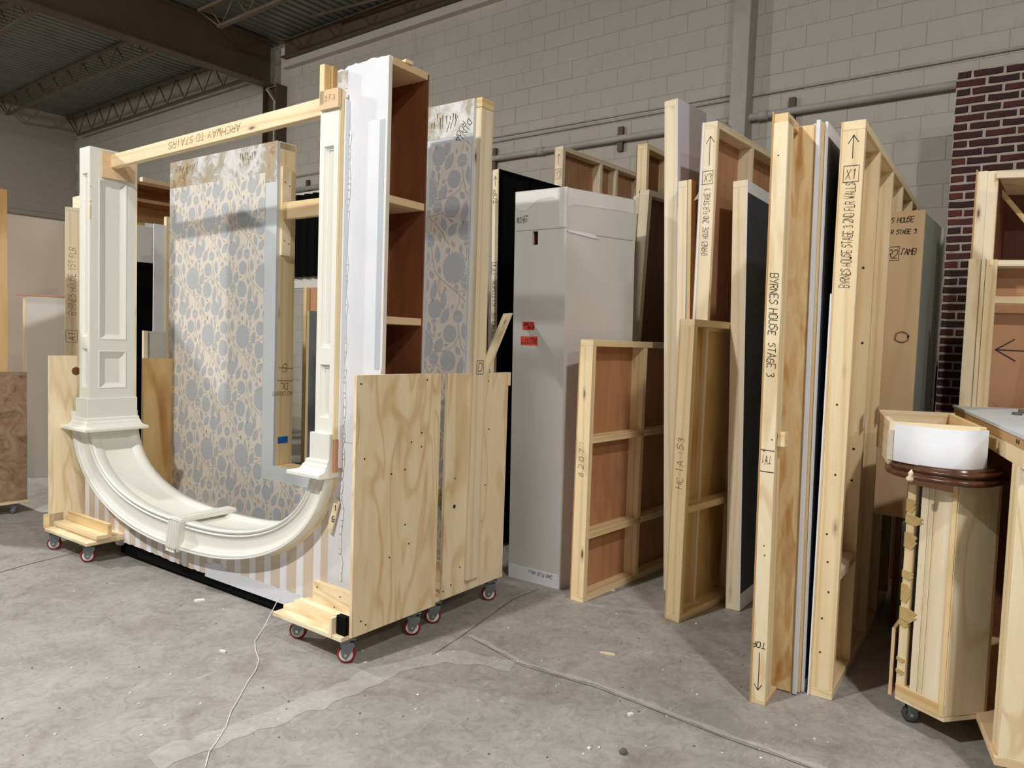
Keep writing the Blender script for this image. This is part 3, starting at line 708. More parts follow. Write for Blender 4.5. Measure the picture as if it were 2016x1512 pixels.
# keystone: fluted front and a band over the soffit
th0 = None
kx, kw = -1.60, .052
ks = MB(); zi = sup(CI, AI, BI, NI, math.acos(max(-1, min(1, -.06))))[1]
prof = []
nfl = 4
for i in range(nfl*4+1):
    u = i/(nfl*4); ph = (i % 4); prof.append((u, .0 if ph == 0 else (.013 if ph in (1, 3) else .016)))
for (u0, h0), (u1, h1) in zip(prof, prof[1:]):
    def kp(u, v, h):  # v 0 bottom .. 1 top
        wd = .047+.006*v; return A.p(kx+.028*v-wd+2*wd*u, -(.088+h+.008*(1-v)), .205+(.392-.205)*v)
    ks.face([kp(u0, 0.12, h0), kp(u1, .12, h1), kp(u1, 1, h1), kp(u0, 1, h0)], [(0, 0)]*4)
for i in range(4):
    def rp(u, v, d): wd = .047+.006*v; return A.p(kx+.028*v-wd+2*wd*u, d, .205+(.392-.205)*v)
    u0, u1 = .04+i*.25, .04+i*.25+.17; um = (u0+u1)/2; rb = MB()
    for (ua, da), (ub, db) in zip([(u0, -.098), (u0+.03, -.110), (um, -.114), (u1-.03, -.110), (u1, -.098)], [(u0+.03, -.110), (um, -.114), (u1-.03, -.110), (u1, -.098)]):
        rb.face([rp(ua, .16, da), rp(ub, .16, db), rp(ub, 1.0, db+.006), rp(ua, 1.0, da+.006)], [(0, 0)]*4)
    rb.face([rp(u0, .16, -.098), rp(u1, .16, -.098), rp(u1, .16, -.110), rp(um, .16, -.114), rp(u0, .16, -.110)], [(0, 0)]*5)
    obj('keystone_rib', rb, MAT['white_trim'], arch)
def kq(u, v, d): wd = .047+.006*v; return A.p(kx+.028*v-wd+2*wd*u, d, .205+(.392-.205)*v)
for u in (0, 1): ks.face([kq(u, 0, 0), kq(u, 0, -.096), kq(u, 1, -.088), kq(u, 1, 0)], [(0, 0)]*4)
ks.face([kq(0, 1, -.088), kq(1, 1, -.088), kq(1, 1, 0), kq(0, 1, 0)], [(0, 0)]*4)
ks.face([kq(0, -.0, -.104), kq(1, -.0, -.104), kq(1, .12, -.10), kq(0, .12, -.10)], [(0, 0)]*4); ks.face([kq(0, 0, 0), kq(1, 0, 0), kq(1, 0, -.104), kq(0, 0, -.104)], [(0, 0)]*4)
obj('keystone', ks, MAT['white_trim'], arch)
kb = MB()
kb.box(A, kx-.02, kx+.085, -.086, .285, .385, .405, 'y')
for i in range(4): kb.box(A, kx-.012+i*.024, kx+.004+i*.024, -.084, .29, .405, .410, 'y')
obj('keystone_band', kb, MAT['white_trim'], arch, bevel=.002)
# pilasters ---------------------------------------------------------------
def recessed(mb, P, x0, x1, z0, z1, rects, prof):
    """wall plane P(x, z, depth) with sunk panels; prof = [(inset, depth), ...]"""
    xsb = sorted({x0, x1}|{r[0] for r in rects}|{r[1] for r in rects}); zsb = sorted({z0, z1}|{r[2] for r in rects}|{r[3] for r in rects})
    for xa, xb in zip(xsb, xsb[1:]):
        for za, zb in zip(zsb, zsb[1:]):
            if any(r[0] <= xa+1e-6 and r[1] >= xb-1e-6 and r[2] <= za+1e-6 and r[3] >= zb-1e-6 for r in rects): continue
            mb.face([P(xa, za, 0), P(xb, za, 0), P(xb, zb, 0), P(xa, zb, 0)], [(xa, za), (xb, za), (xb, zb), (xa, zb)])
    for r in rects:
        pi, pd = 0, 0
        for ins, dep in prof+[(None, None)]:
            a = [(r[0]+pi, r[2]+pi), (r[1]-pi, r[2]+pi), (r[1]-pi, r[3]-pi), (r[0]+pi, r[3]-pi)]
            if ins is None: mb.face([P(x, z, pd) for x, z in a], a); break
            b = [(r[0]+ins, r[2]+ins), (r[1]-ins, r[2]+ins), (r[1]-ins, r[3]-ins), (r[0]+ins, r[3]-ins)]
            for k in range(4):
                j = (k+1) % 4; mb.face([P(*a[k], pd), P(*a[j], pd), P(*b[j], dep), P(*b[k], dep)], [(0, 0), (.1, 0), (.1, .02), (0, .02)])
            pi, pd = ins, dep
PROF = [(.003, .006), (.010, .009), (.012, .014), (.020, .018), (.024, .020)]
PROFB = [(.006, -.004), (.016, .004), (.020, .010), (.034, .020), (.040, .022)]
def pilaster(s0, s1, side, ztop, name_front='front_casing', zb=1.02):
    """front casing s0..s1; side = +1 when the reveal faces +X (left pilaster)"""
    fr = MB(); w_ = s1-s0; m = w_*.24
    Pf = lambda x, z, d: A.p(x, -.055+d, z)
    recessed(fr, Pf, s0, s1, zb, ztop, [(s0+m, s1-m, 1.44, ztop-.17), (s0+m, s1-m, 1.10, 1.36)], [(.003, .008), (.007, .008), (.009, .014), (.016, .014), (.018, .020)])
    xo = s0 if side > 0 else s1; xi = s1 if side > 0 else s0
    fr.face([A.p(xo, -.055, zb), A.p(xo, 0, zb), A.p(xo, 0, ztop), A.p(xo, -.055, ztop)], [(0, 0)]*4)
    fr.face([A.p(s0, -.055, ztop), A.p(s1, -.055, ztop), A.p(s1, .01, ztop), A.p(s0, .01, ztop)], [(0, 0)]*4)
    obj(name_front, fr, MAT['white_trim'], arch)
    rv = MB(); D = .30
    Pr = lambda y, z, d: A.p(xi-side*d, -.055+y, z)
    recessed(rv, Pr, 0, D, zb, ztop, [(.055, D-.055, 1.42, ztop-.20), (.055, D-.055, 1.09, 1.35)], PROFB)
    obj('reveal_panel', rv, MAT['pilaster'], arch)
    bk = MB(); bk.box(A, min(xi, xi-side*.16)+(.0 if side < 0 else 0)-.0, max(xi, xi-side*.16), .245, .26, zb, ztop); obj('back_board', bk, MAT['ply_white'], arch)
    pl = MB(); e = .014
    xa, xb = min(s0, s1)-(e if side < 0 else .012), max(s0, s1)+(e if side > 0 else .0)
    pl.box(A, xa, xb, -.075, .26, .895, zb+.006, 'x'); obj('plinth', pl, MAT['pilaster'], arch, bevel=.002)
    cp = MB(); CPF = [(0, .897), (.010, .897), (.016, .890), (.017, .878), (.024, .870), (.030, .866), (.033, .856), (.042, .846), (.058, .840), (.076, .837), (.092, .834), (.097, .830), (.097, .816), (.088, .812), (0, .812)]
    ring_ = lambda e_, z_: [A.p(xa-e_*(1 if side < 0 else .9), -.075-e_*.62, z_), A.p(xb+(e_ if side > 0 else 0), -.075-e_*.62, z_), A.p(xb+(e_ if side > 0 else 0), .26+e_*.3, z_), A.p(xa-e_*(1 if side < 0 else .9), .26+e_*.3, z_)]
    for (e0, z0), (e1, z1) in zip(CPF, CPF[1:]):
        r0, r1 = ring_(e0, z0), ring_(e1, z1)
        for k in range(4): cp.face([r0[k], r0[(k+1) % 4], r1[(k+1) % 4], r1[k]], [(0, 0), (.1, 0), (.1, .02), (0, .02)])
    cp.face(ring_(0, .812)[::-1], [(0, 0)]*4)
    obj('cap_molding', cp, MAT['white_trim'], arch, merge=True)
pilaster(-2.80, -2.66, 1, 2.69)
pilaster(-.40, -.27, -1, 2.575)
obj('head_board', MB().box(A, -2.657, -2.640, .015, .235, 2.50, 2.675, 'y'), MAT['ply_birch'], arch, bevel=.001, label='bare plywood block on the left pilaster')
obj('head_board', MB().box(A, -.262-.13, -.262, -.070, -.045, 2.575, 2.665, 'x'), MAT['ply_birch'], arch, bevel=.001, label='bare plywood block above the right pilaster')
obj('wood_strip', MB().box(A, -.395, -.362, -.070, -.03, 2.60, 2.79, 'z'), MAT['pine_warm'], arch, bevel=.001)
obj('wood_strip', MB().box(A, -.362, -.345, -.03, 0, 2.60, 2.79, 'z'), MAT['ply_edge'], arch)
obj('side_filler', MB().box(A, -.268, -.250, -.030, -.002, .86, 2.62, 'z'), MAT['white_wall'], arch)
obj('edge_strip', MB().box(A, -.270, -.262, -.052, -.022, 1.0, 2.66, 'z'), MAT['pine'], arch, label='bare wood edge beside the right casing')
obj('edge_strip', MB().box(A, -.275, -.256, -.050, -.020, .84, 1.0, 'z'), MAT['luan'], arch)
write('S.F.G', A.p(-.352, -.071, 2.612), A.X, (0, 0, 1), .024, arch, wd=.002, mat='pencil', fit=.065)
# cross beam
FBm = Fr(A.p(-2.64, .072, 2.572), A.X*2.34+V3(0, 0, .047), A.Y, (0, 0, 1))
bm_ = obj('cross_beam', MB().box(FBm, 0, 2.36, 0, .040, 0, .087, 'x'), MAT['pine'], arch, bevel=.002, label='pale two by four across the top')
write('ARCHWAY TO STAIRS', FBm.p(1.42, 0, .068), -FBm.X, -V3(0, 0, 1), .042, arch, wd=.0024, mat='pencil', fit=.72)
# white end wall and shelf box behind it
wb_ = MB(); WX0, WX1, WT = -.345, 0, 2.787
n = 14; tops = [WT+random.uniform(-.006, .004)-(.012 if i < 3 else 0) for i in range(n+1)]
for i in range(n):
    a, b = WX0+(WX1-WX0)*i/n, WX0+(WX1-WX0)*(i+1)/n
    wb_.face([A.p(a, -.004, .17), A.p(b, -.004, .17), A.p(b, -.004, tops[i+1]), A.p(a, -.004, tops[i])], [(a, .1), (b, .1), (b, 2.7), (a, 2.7)])
wb_.face([A.p(WX1, -.004, .17), A.p(WX1, .014, .17), A.p(WX1, .014, WT), A.p(WX1, -.004, tops[-1])], [(0, 0)]*4)
wb_.face([A.p(WX0, .014, .17), A.p(WX0, -.004, .17), A.p(WX0, -.004, tops[0]), A.p(WX0, .014, tops[0])], [(0, 0)]*4)
obj('white_end_wall', wb_, MAT['white_wall'], arch)
obj('end_skin', MB().box(A, WX0+.002, WX1-.002, .0, .02, .168, WT-.02, 'z'), MAT['ply_white'], arch)
obj('cut_edge', MB().box(A, -.002, .0012, -.006, .0, .4, WT-.01, 'z'), MAT['pine_pale'], arch)
obj('grey_patch', MB().box(A, -.050, -.016, -.0052, -.0035, 1.35, 2.50, 'z'), MAT['grey_cool'], arch, label='long grey unpainted patch')
obj('scuffed_corner', MB().box(A, -.34, -.27, -.0055, -.0035, 2.68, 2.765, 'z'), MAT['scuff'], arch, label='scuffed brown corner')
obj('box_side', MB().box(A, -.335, -.317, .02, .27, .168, WT-.03, 'z'), MAT['luan_red'], arch)
obj('box_back', MB().box(A, -.317, -.001, .262, .27, .168, WT-.01, 'z'), MAT['luan_red'], arch)
for z in (2.787, 2.16, 1.60, 1.0, .5):
    obj('shelf', MB().box(A, -.317, -.003, .02, .262, z-.035, z, 'y'), MAT['ply_birch'] if z != 1.0 else MAT['ply'], arch, bevel=.0015)
obj('wood_notch', MB().prism(Fr(A.p(-.03, .11, 2.787), A.X, A.Y), [(0, 0), (.034, -.01), (.036, .035), (0, .03)], -.002, .014), MAT['pine'], arch)
obj('panel_seam', MB().box(A, -.26, -.095, -.0052, -.0038, .985, .988), MAT['grey_cool'], arch)
fl2 = MB()   # plaster line along the trim
zz = .3; x = -.25
pts = []
while zz < 2.56:
    pts.append((-.249+random.uniform(-.008, .010), zz)); zz += random.uniform(.02, .06)
ribbon(fl2, lambda x, z: A.p(x, -.007, z), pts, .012); obj('plaster_bead', fl2, MAT['plaster'], arch)
pc = MB().box(A, -.32, -.275, -.020, -.012, .62, .76, 'z'); 
o = obj('wood_tag', MB().prism(Fr(A.p(-.285, -.013, .60), A.X, (0, 0, 1), -A.Y), [(-.05, -.06), (-.02, -.075), (.03, .09), (-.002, .105)], 0, .008), MAT['ply_white'], arch)
write('G', A.p(-.30, -.022, .585), A.X+V3(0, 0, .3), V3(-.1, 0, 1), .028, arch, wd=.004); write('1', A.p(-.283, -.022, .645), A.X+V3(0, 0, .3), V3(-.1, 0, 1), .028, arch, wd=.004)
# torn bits on the left pilaster
for z, hh in ((2.33, .01), (2.22, .09), (2.43, .008)):
    obj('torn_patch', MB().box(A, -2.675, -2.655, -.0565, -.0545, z, z+hh), MAT['pine_pale'], arch)
# ------------------------------------------------------------------ flowered wall
TB = .03; Bf = rotz((-2.60, 2.98, 0), TB)
fw = empty('flowered_wall', (-4.2, 2.95, .163), 'wall section in cream and blue grey flowered paper with a tall bare wood opening', 'set wall')
S_L, S_J, S_R = -2.945, -1.645, 0.0; TOPB = 2.765; BOT = .20
OPL, OPR, OPZ = -1.645, -.36, .62      # opening
sheet = MB()
for x0, x1, z0, z1 in ((S_L, OPL, BOT, TOPB-.008), (OPL, OPR, BOT, OPZ), (OPR, S_R, BOT, TOPB)): sheet.box(Bf, x0, x1, 0, .018, z0, z1, 'z')
obj('wall_sheet', sheet, MAT['trim_grey'], fw)
for nm, x0, x1, z0, z1 in (('torn_top_band', S_L, OPL, 2.50, TOPB-.004), ('torn_top_band', OPR, S_R-.001, 2.585, TOPB-.002)):
    obj(nm, MB().box(Bf, x0, x1, -.0015, .001, z0, z1, 'x'), MAT['scuff'], fw, label='torn paint with bare brown patches')
# paper regions
regs = [(S_L, -1.77, BOT, 2.566), (-1.77, -.30, BOT, .525), (-.30, -.012, BOT, 2.555)]
pb = MB()
for x0, x1, z0, z1 in regs: pb.box(Bf, x0, x1, -.0025, 0, z0, z1, 'z')
obj('wallpaper', pb, MAT['cream_paper'], fw)
def pattern():
    """one repeat of the print, in metres, as polygons per colour"""
    kx_, kz = .000807, .000516
    fl_, lt, vn = [], [], []
    def P(x, y): return ((x-545)*kx_, -(y-500)*kz)
    def blob(x, y, r, pet, depth, dst):
        c = P(x, y); n = pet*4; dst.append([(c[0]+r*(1+depth*(1 if k % 4 in (0, 1) else -1))*math.cos(2*math.pi*k/n), c[1]+r*1.05*(1+depth*(1 if k % 4 in (0, 1) else -1))*math.sin(2*math.pi*k/n)) for k in range(n)])
    def ring(x, y, r, wd):
        c = P(x, y); n = 26
        for k in range(n):
            if k % 2: continue
            a0, a1 = 2*math.pi*k/n, 2*math.pi*(k+1.1)/n
            lt.append([(c[0]+q*math.cos(a), c[1]+q*math.sin(a)) for q, a in ((r, a0), (r, a1), (r-wd, a1), (r-wd, a0))])
    def leaf(x, y, L, Wd, ang, dst, vein=True):
        c = P(x, y); n = 7; up, dn = [], []; L *= 1.12; Wd *= 1.15
        for k in range(n+1):
            t = k/n; s = math.sin(math.pi*t**.9)*Wd/2; up.append((t*L-L/2, s)); dn.append((t*L-L/2, -s))
        ca, sa = math.cos(ang), math.sin(ang); R = lambda p: (c[0]+p[0]*ca-p[1]*sa, c[1]+p[0]*sa+p[1]*ca)
        dst.append([R(p) for p in dn+up[::-1][1:-1]])
        if vein: lt.append([R(p) for p in ((-L*.4, -.0012), (L*.4, -.0012), (L*.4, .0012), (-L*.4, .0012))])
    blob(545, 500, .078, 22, .05, fl_); ring(545, 500, .056, .004); ring(545, 500, .036, .004); ring(545, 500, .016, .004)
    for x, y, r in ((790, 385, .045), (780, 670, .053), (905, 925, .049)): blob(x, y, r, 16, .03, fl_); ring(x, y, r*.62, .003); ring(x, y, r*.3, .003)
    d = math.pi/180
    for x, y, L, W_, a in ((695, 510, .085, .05, 62), (890, 735, .115, .040, 80), (980, 830, .10, .036, 88), (915, 355, .085, .036, 95), (710, 835, .075, .036, 110), (790, 905, .085, .045, 48), (745, 195, .09, .045, 60),
                           (600, 310, .05, .022, 95), (645, 255, .034, .022, 0), (655, 335, .036, .014, 85), (570, 700, .034, .022, 100), (865, 560, .05, .026, 125), (935, 520, .04, .02, 95), (680, 975, .05, .022, 100), (750, 1115, .036, .024, 45)):
        leaf(x, y, L, W_, a*d, fl_)
    for x, y in ((650, 655), (590, 1005)):
        blob(x, y, .032, 8, .06, fl_); c = P(x, y); lt.append([(c[0]-.024, c[1]-.004), (c[0]+.02, c[1]-.008), (c[0]+.024, c[1]-.002), (c[0]-.02, c[1]+.003)])
    for x, y, a in ((700, 395, 50), (760, 505, 10), (475, 720, 120), (640, 780, 60), (630, 895, 95), (540, 905, 80), (790, 1050, 90), (540, 265, 90), (780, 815, 160), (495, 325, 60)): leaf(x, y, .030, .013, a*d, vn, False)
    vines = [[(340, 290), (355, 420), (375, 530), (430, 610), (510, 690), (580, 760), (640, 835), (700, 925), (735, 1010), (765, 1060)], [(570, 745), (640, 742), (690, 720), (730, 760), (775, 812)], [(870, 400), (838, 500), (790, 545), (735, 572), (650, 580), (600, 560)],
             [(600, 800), (598, 860), (575, 930)], [(645, 420), (620, 380), (600, 330)], [(650, 430), (655, 360), (645, 270)], [(940, 600), (925, 700), (945, 800), (990, 760)], [(425, 620), (425, 760), (450, 800)], [(700, 930), (725, 1000), (705, 1080)]]
    vp_ = []
    for vn_ in vines:
        pp_ = [P(*q) for q in vn_]; wd = .006 if len(vn_) > 6 else .004
        for a, b in zip(pp_, pp_[1:]):
            dx, dy = b[0]-a[0], b[1]-a[1]; L = math.hypot(dx, dy); nx, ny = -dy/L*wd/2, dx/L*wd/2; ex, ey = dx/L*.002, dy/L*.002
            vn.append([(a[0]-nx-ex, a[1]-ny-ey), (b[0]-nx+ex, b[1]-ny+ey), (b[0]+nx+ex, b[1]+ny+ey), (a[0]+nx-ex, a[1]+ny-ey)])
    return vn, fl_, lt
def clip(poly, axis, lim, keep_less):
    out = []
    for i in range(len(poly)):
        a, b = poly[i-1], poly[i]; ia = (a[axis] <= lim) == keep_less; ib = (b[axis] <= lim) == keep_less
        if ia != ib:
            t = (lim-a[axis])/(b[axis]-a[axis]); out.append((a[0]+(b[0]-a[0])*t, a[1]+(b[1]-a[1])*t))
        if ib: out.append(b)
    return out
pat = pattern()
for li, (polys, mt, nm) in enumerate(zip(pat, ('vine', 'flower', 'flower_light'), ('vine_print', 'flower_print', 'petal_print'))):
    mb = MB(); off = -.0028-.0004*li
    for x0, x1, z0, z1 in regs:
        for r in range(-2, 9):
            for c_ in range(-11, 3):
                ox = -1.25-.42*(-c_)+2.0+(r % 2)*.21-(r//2)*.0; oz = 2.30-.413*r
                ox = c_*.42+(r % 2)*-.205+.10; 
                if ox < x0-.4 or ox > x1+.4 or oz < z0-.35 or oz > z1+.35: continue
                for pl in polys:
                    q = [(px+ox, pz+oz) for px, pz in pl]
                    for ax, lm, kl in ((0, x0, False), (0, x1, True), (1, z0, False), (1, z1, True)):
                        if len(q) < 3: break
                        q = clip(q, ax, lm, kl)
                    if len(q) >= 3: mb.face([Bf.p(x, off, z) for x, z in q], [(x, z) for x, z in q])
    struct(obj(nm, mb, MAT[mt], fw), 'stuff')
obj('scraped_edge', MB().box(Bf, -.325, -.30, -.003, -.001, .2, 2.555, 'z'), MAT['trim_grey'], fw)
# frame lumber
obj('end_stile', MB().box(Bf, -.002, .036, .018, .122, BOT, TOPB-.045, 'z'), MAT['pine_pale'], fw, bevel=.002)
obj('top_block', MB().box(Bf, -.002, .037, .018, .122, TOPB-.043, TOPB+.006, 'y'), MAT['pine_warm'], fw, bevel=.002)
obj('top_rail', MB().box(Bf, S_L, OPL, .018, .14, TOPB-.05, TOPB-.01, 'x'), MAT['pine'], fw)
obj('opening_stile', MB().box(Bf, OPL-.038, OPL, .018, .150, OPZ, TOPB-.004, 'z'), MAT['pine'], fw, bevel=.002)
obj('opening_stile', MB().box(Bf, OPR, OPR+.038, .018, .14, OPZ, TOPB, 'z'), MAT['pine'], fw)
obj('sill_rail', MB().box(Bf, OPL, OPR, .018, .155, OPZ-.04, OPZ, 'x'), MAT['pine_warm'], fw, bevel=.002)
obj('left_stile', MB().box(Bf, S_L, S_L+.038, .018, .14, BOT, TOPB-.05, 'z'), MAT['pine'], fw)
obj('bottom_rail', MB().box(Bf, S_L, S_R, .018, .14, BOT-.038, BOT, 'x'), MAT['pine'], fw)
obj('cleat', MB().box(Bf, OPL, OPL+.016, .03, .10, 2.02, 2.60, 'z'), MAT['ply_white'], fw, bevel=.001)
obj('cross_beam', MB().box(Bf, OPL+.01, OPR, .035, .075, 2.255, 2.365, 'x'), MAT['pine_warm'], fw, bevel=.002, label='two by four nailed across the opening')
obj('tape_strip', MB().box(Bf, OPL-.0005, OPL+.0012, .035, .115, .765, .81, 'y'), MAT['blue_tape'], fw, label='strip of blue painter tape')
Yd = Bf.Y
write('6', Bf.p(OPL, .10, 1.30), -Yd, -V3(0, 0, 1), .05, fw, wd=.003); mbq = MB()
for z in (1.275, 1.19): ribbon(mbq, lambda y, zz: Bf.p(OPL+.0015, y, zz), [(.025, z), (.15, z-.004)], .003)
obj('pencil_line', mbq, MAT['marker'], fw)
write('DL', Bf.p(OPL, .11, 1.17), Yd*-1, -V3(0, 0, 1), .04, fw, wd=.003); write('NO DOORS', Bf.p(OPL, .145, 1.115), -Yd, -V3(0, 0, 1), .026, fw, wd=.0022)
screws(lambda y, z: Bf.p(OPL+.0165, y, z), [(.05, 2.50), (.085, 2.48), (.05, 2.12), (.085, 2.10)], fw, (1, 0, 0), .004)
write('DINING', Bf.p(-.035, -.0016, 2.665), V3(-.55, 0, -.8), V3(-.8, 0, .55)*-1, .035, fw, wd=.003); write('ROOM', Bf.p(-.075, -.0016, 2.66), V3(-.55, 0, -.8), V3(-.8, 0, .55)*-1, .032, fw, wd=.003)
rd_ = random.Random(9)
for c0, c1, nn in ((-2.86, -2.60, 13), (-2.05, -1.86, 10), (-.30, -.10, 9)):
    for i in range(nn):
        x = c0+(c1-c0)*i/nn+rd_.uniform(-.005, .005); zt_ = 2.725-rd_.uniform(0, .05); L_ = rd_.uniform(.02, .075)
        obj('paint_drip', MB().prism(Fr(Bf.p(x, -.0016, 0), Bf.X, (0, 0, 1), -Bf.Y), [(-.001, zt_-L_), (.001, zt_-L_), (.005, zt_), (-.004, zt_)], 0, .0008), MAT['drip'], fw)
arrow(Bf.p(-2.33, -.0016, 2.66), V3(-.15, 0, -1), .14, fw, wd=.003, side=Bf.X*-1)
mbq = MB()
for x, z, L in ((-.185, 2.64, .05), (-.16, 2.655, .05), (-.13, 2.665, .05), (-.02+.0, 1.0, 0)):
    if L: ribbon(mbq, lambda a, b: Bf.p(a, -.002, b), [(x, z-L/2), (x+.02, z+L/2)], .004)
obj('tally_marks', mbq, MAT['marker'], fw)
write('D', Bf.p(.0375, .055, 1.335), Yd, V3(0, 0, 1), .045, fw, wd=.003, box=True)
# ------------------------------------------------------------------ generic framed flats
def flat(name, label, B, T, a_dir, w, thick, skin='L', skinmat='luan', wood='pine', rails=(), studs=(), sw=.038, rw=.038, cat='set flat', group='framed wall flats leaning in the rack', cap=True, H=None, skin_t=.006, railw=None, stile_d=None):
    """B lower-left front corner, T upper-left front corner, a_dir going back. Returns (thing, frame): X thickness to the right, Y back, Z up"""
    B = np.array(B, float); T = np.array(T, float); h = unit(T-B); a = unit(np.array(a_dir, float)); a = unit(a-(a@h)*h); t = unit(np.cross(a, h)); Hh = H or np.linalg.norm(T-B)
    F = Fr(B, t, a, h); g_ = empty(name, B*V3(1, 1, 0)+V3(0, 0, max(0, B[2])), label, cat, group)
    m = MAT[wood]
    obj('stile', MB().box(F, 0, thick, 0, sw, rw if cap else 0, Hh-(rw if cap else 0), 'z'), m, g_, bevel=.0018)
    obj('stile', MB().box(F, 0, thick, w-sw, w, rw, Hh-rw, 'z'), m, g_)
    obj('rail', MB().box(F, 0, thick, 0, w, Hh-rw, Hh, 'y'), m, g_, bevel=.0018)
    obj('rail', MB().box(F, 0, thick, 0, w, 0, rw, 'y'), m, g_, bevel=.0018)
    ys = [0]+list(studs)+[w]
    for s_ in studs: obj('stud', MB().box(F, 0, thick, s_, s_+sw, rw, Hh-rw, 'z'), m, g_, bevel=.0012)
    for r_ in rails: obj('cross_rail', MB().box(F, 0, thick, sw, w-sw, r_, r_+rw, 'y'), m, g_, bevel=.0012)
    if skin: 
        x0, x1 = (-skin_t, 0) if skin == 'L' else (thick, thick+skin_t)
        obj('skin', MB().box(F, x0, x1, 0, w, 0.002, Hh-.001, 'z'), MAT[skinmat], g_)
    return g_, F, Hh
def head(p1, p2, z): return unit(FL(*p2, z)-FL(*p1, z))
def base(Bp, Tp, t=0.0):
    B = FL(*Bp); return B, PV(Tp[0], Tp[1], B[:2], t)
def base2(Tp, Lp, y):
    T = PY(*Tp, y); L = PY(*Lp, y); h = unit(T-L); return T-h*(T[2]/h[2]), T
# grey box wall
gB = FL(1100, 1160); gT = PV(1117, 367, gB[:2], .05); hT = unit(gT-gB); Hg = np.linalg.norm(gT-gB)
gd = head((1117, 367), (1252, 393), gT[2]); gf = unit(gB-FL(976, 1128)); 
Fg = Fr(gB, gf, unit(np.cross(hT, gf)), hT)
gb = empty('box_wall', gB, 'tall grey box column with a small cut-out and orange red labels', 'set wall')
Wg = .378
def sheet_with_hole(F, x0, x1, z0, z1, hx0, hx1, hz0, hz1, th):
    mb = MB()
    for a, b, c, d in ((x0, hx0, z0, z1), (hx1, x1, z0, z1), (hx0, hx1, z0, hz0), (hx0, hx1, hz1, z1)): mb.box(F, a, b, 0, th, c, d, 'z')
    return mb
hol = [PV(u, v, gB[:2], .05) for u, v in ((1058, 483), (1070, 455))]
hx0, hx1 = (hol[0]-gB)@gf, (hol[1]-gB)@gf
hz0, hz1 = (hol[0]-gB)@hT, (hol[1]-gB)@hT
obj('front_sheet', sheet_with_hole(Fg, -Wg, 0, .06, Hg, hx0, hx1, hz0, hz1, .018), MAT['grey_wall'], gb)
obj('cutout_frame', MB().box(Fg, hx0-.01, hx0, .018, .07, hz0-.01, hz1+.01).box(Fg, hx1, hx1+.01, .018, .07, hz0-.01, hz1+.01).box(Fg, hx0, hx1, .07, .078, hz0-.01, hz1+.01), MAT['luan_red'], gb)
sd = unit(gd-(gd@hT)*hT); Fs = Fr(gB, sd, unit(np.cross(hT, sd)), hT)   # side sheet runs back
WS = np.linalg.norm(FL(1252, 393, gT[2])-gT)
obj('side_sheet', MB().box(Fs, .0, WS, .0, .018, 0, Hg-.005, 'z'), MAT['grey_wall'], gb)
obj('left_sheet', MB().box(Fr(Fg.p(-Wg, 0, 0), sd, unit(np.cross(hT, sd)), hT), 0.018, WS, -.0, .012, .06, Hg, 'z'), MAT['grey_wall'], gb)
obj('top_sheet', MB().quad(Fg.p(-Wg, .0, Hg-.012), Fg.p(0, 0, Hg-.012), Fg.p(0, 0, Hg-.012)+sd*WS, Fg.p(-Wg, 0, Hg-.012)+sd*WS), MAT['grey_wall'], gb)
def blotch(F, pts, d, nm, mat, parent, side=1):
    mb = MB(); mb.face([F.p(x, d, z) for x, z in pts], pts); return obj(nm, mb, MAT[mat], parent)
blotch(Fg, [(-Wg+.005, Hg-.10), (-.30, Hg-.125), (-.20, Hg-.06), (-.10, Hg-.055), (-.06, Hg-.08), (-.052, Hg-.235), (-.005, Hg-.235), (-.004, Hg-.006), (-Wg+.005, Hg-.006)], -.0012, 'plaster_patch', 'patch', gb)
blotch(Fs, [(.004, Hg-.12), (.05, Hg-.10), (.5, Hg-.09), (WS-.02, Hg-.10), (WS-.02, Hg-.012), (.004, Hg-.006)], -.0012, 'plaster_patch', 'patch', gb)
blotch(Fs, [(.01, Hg-.252), (.22, Hg-.262), (.26, Hg-.285), (.20, Hg-.285), (.01, Hg-.268)], -.004, 'torn_tape', 'paper_white', gb)
obj('base_strip', MB().box(Fg, -Wg, .001, -.003, .002, .0, .085, 'x'), MAT['paper_white'], gb, label='white strip along the foot')
obj('seam_line', MB().box(Fg, -Wg+.01, -.002, -.0015, 0, Hg-.245, Hg-.242, 'x').box(Fs, .002, .55, -.0015, 0, Hg-.268, Hg-.265, 'x'), MAT['sage'], gb)
def lab_at(u, v): P = PV(u, v, gB[:2], .05)-gB; return P@gf, P@hT
for (u0, v0, u1, v1, tx, sz) in ((1032, 681, 1066, 664, 'LOOSE', .030), (1036, 651, 1060, 635, '2ND FL', .018)):
    x0, z0 = lab_at(u0, v0); x1, z1 = lab_at(u1, v1)
    tg = obj('tape_label', MB().box(Fg, x0, x1, -.0018, -.0003, z0, z1, 'x'), MAT['red_tape'], gb, label='orange red handwritten tape label')
    write(tx, Fg.p(x0+.008, -.0018, z0+(.012 if tx == 'LOOSE' else .026)), gf, hT, sz, gb, wd=.0032, off=.0006)
    if sz < .02: write('MAIN', Fg.p(x0+.04, -.0018, z0+.006), gf, hT, .015, gb, wd=.003, off=.0006)
x0, z0 = lab_at(1032, 440)
for i, tx in enumerate(('2ND', 'FLR', 'HALL', 'TV A')): write(tx, Fg.p(x0+i*.022-.0+.0, -.001, z0), V3(0, 0, 1), -gf, .015, gb, wd=.002)
x0, z0 = lab_at(1088, 1143); write('2ND FLR HALL', Fg.p(x0, -.004, z0+.03), -gf, -hT, .020, gb, wd=.002)
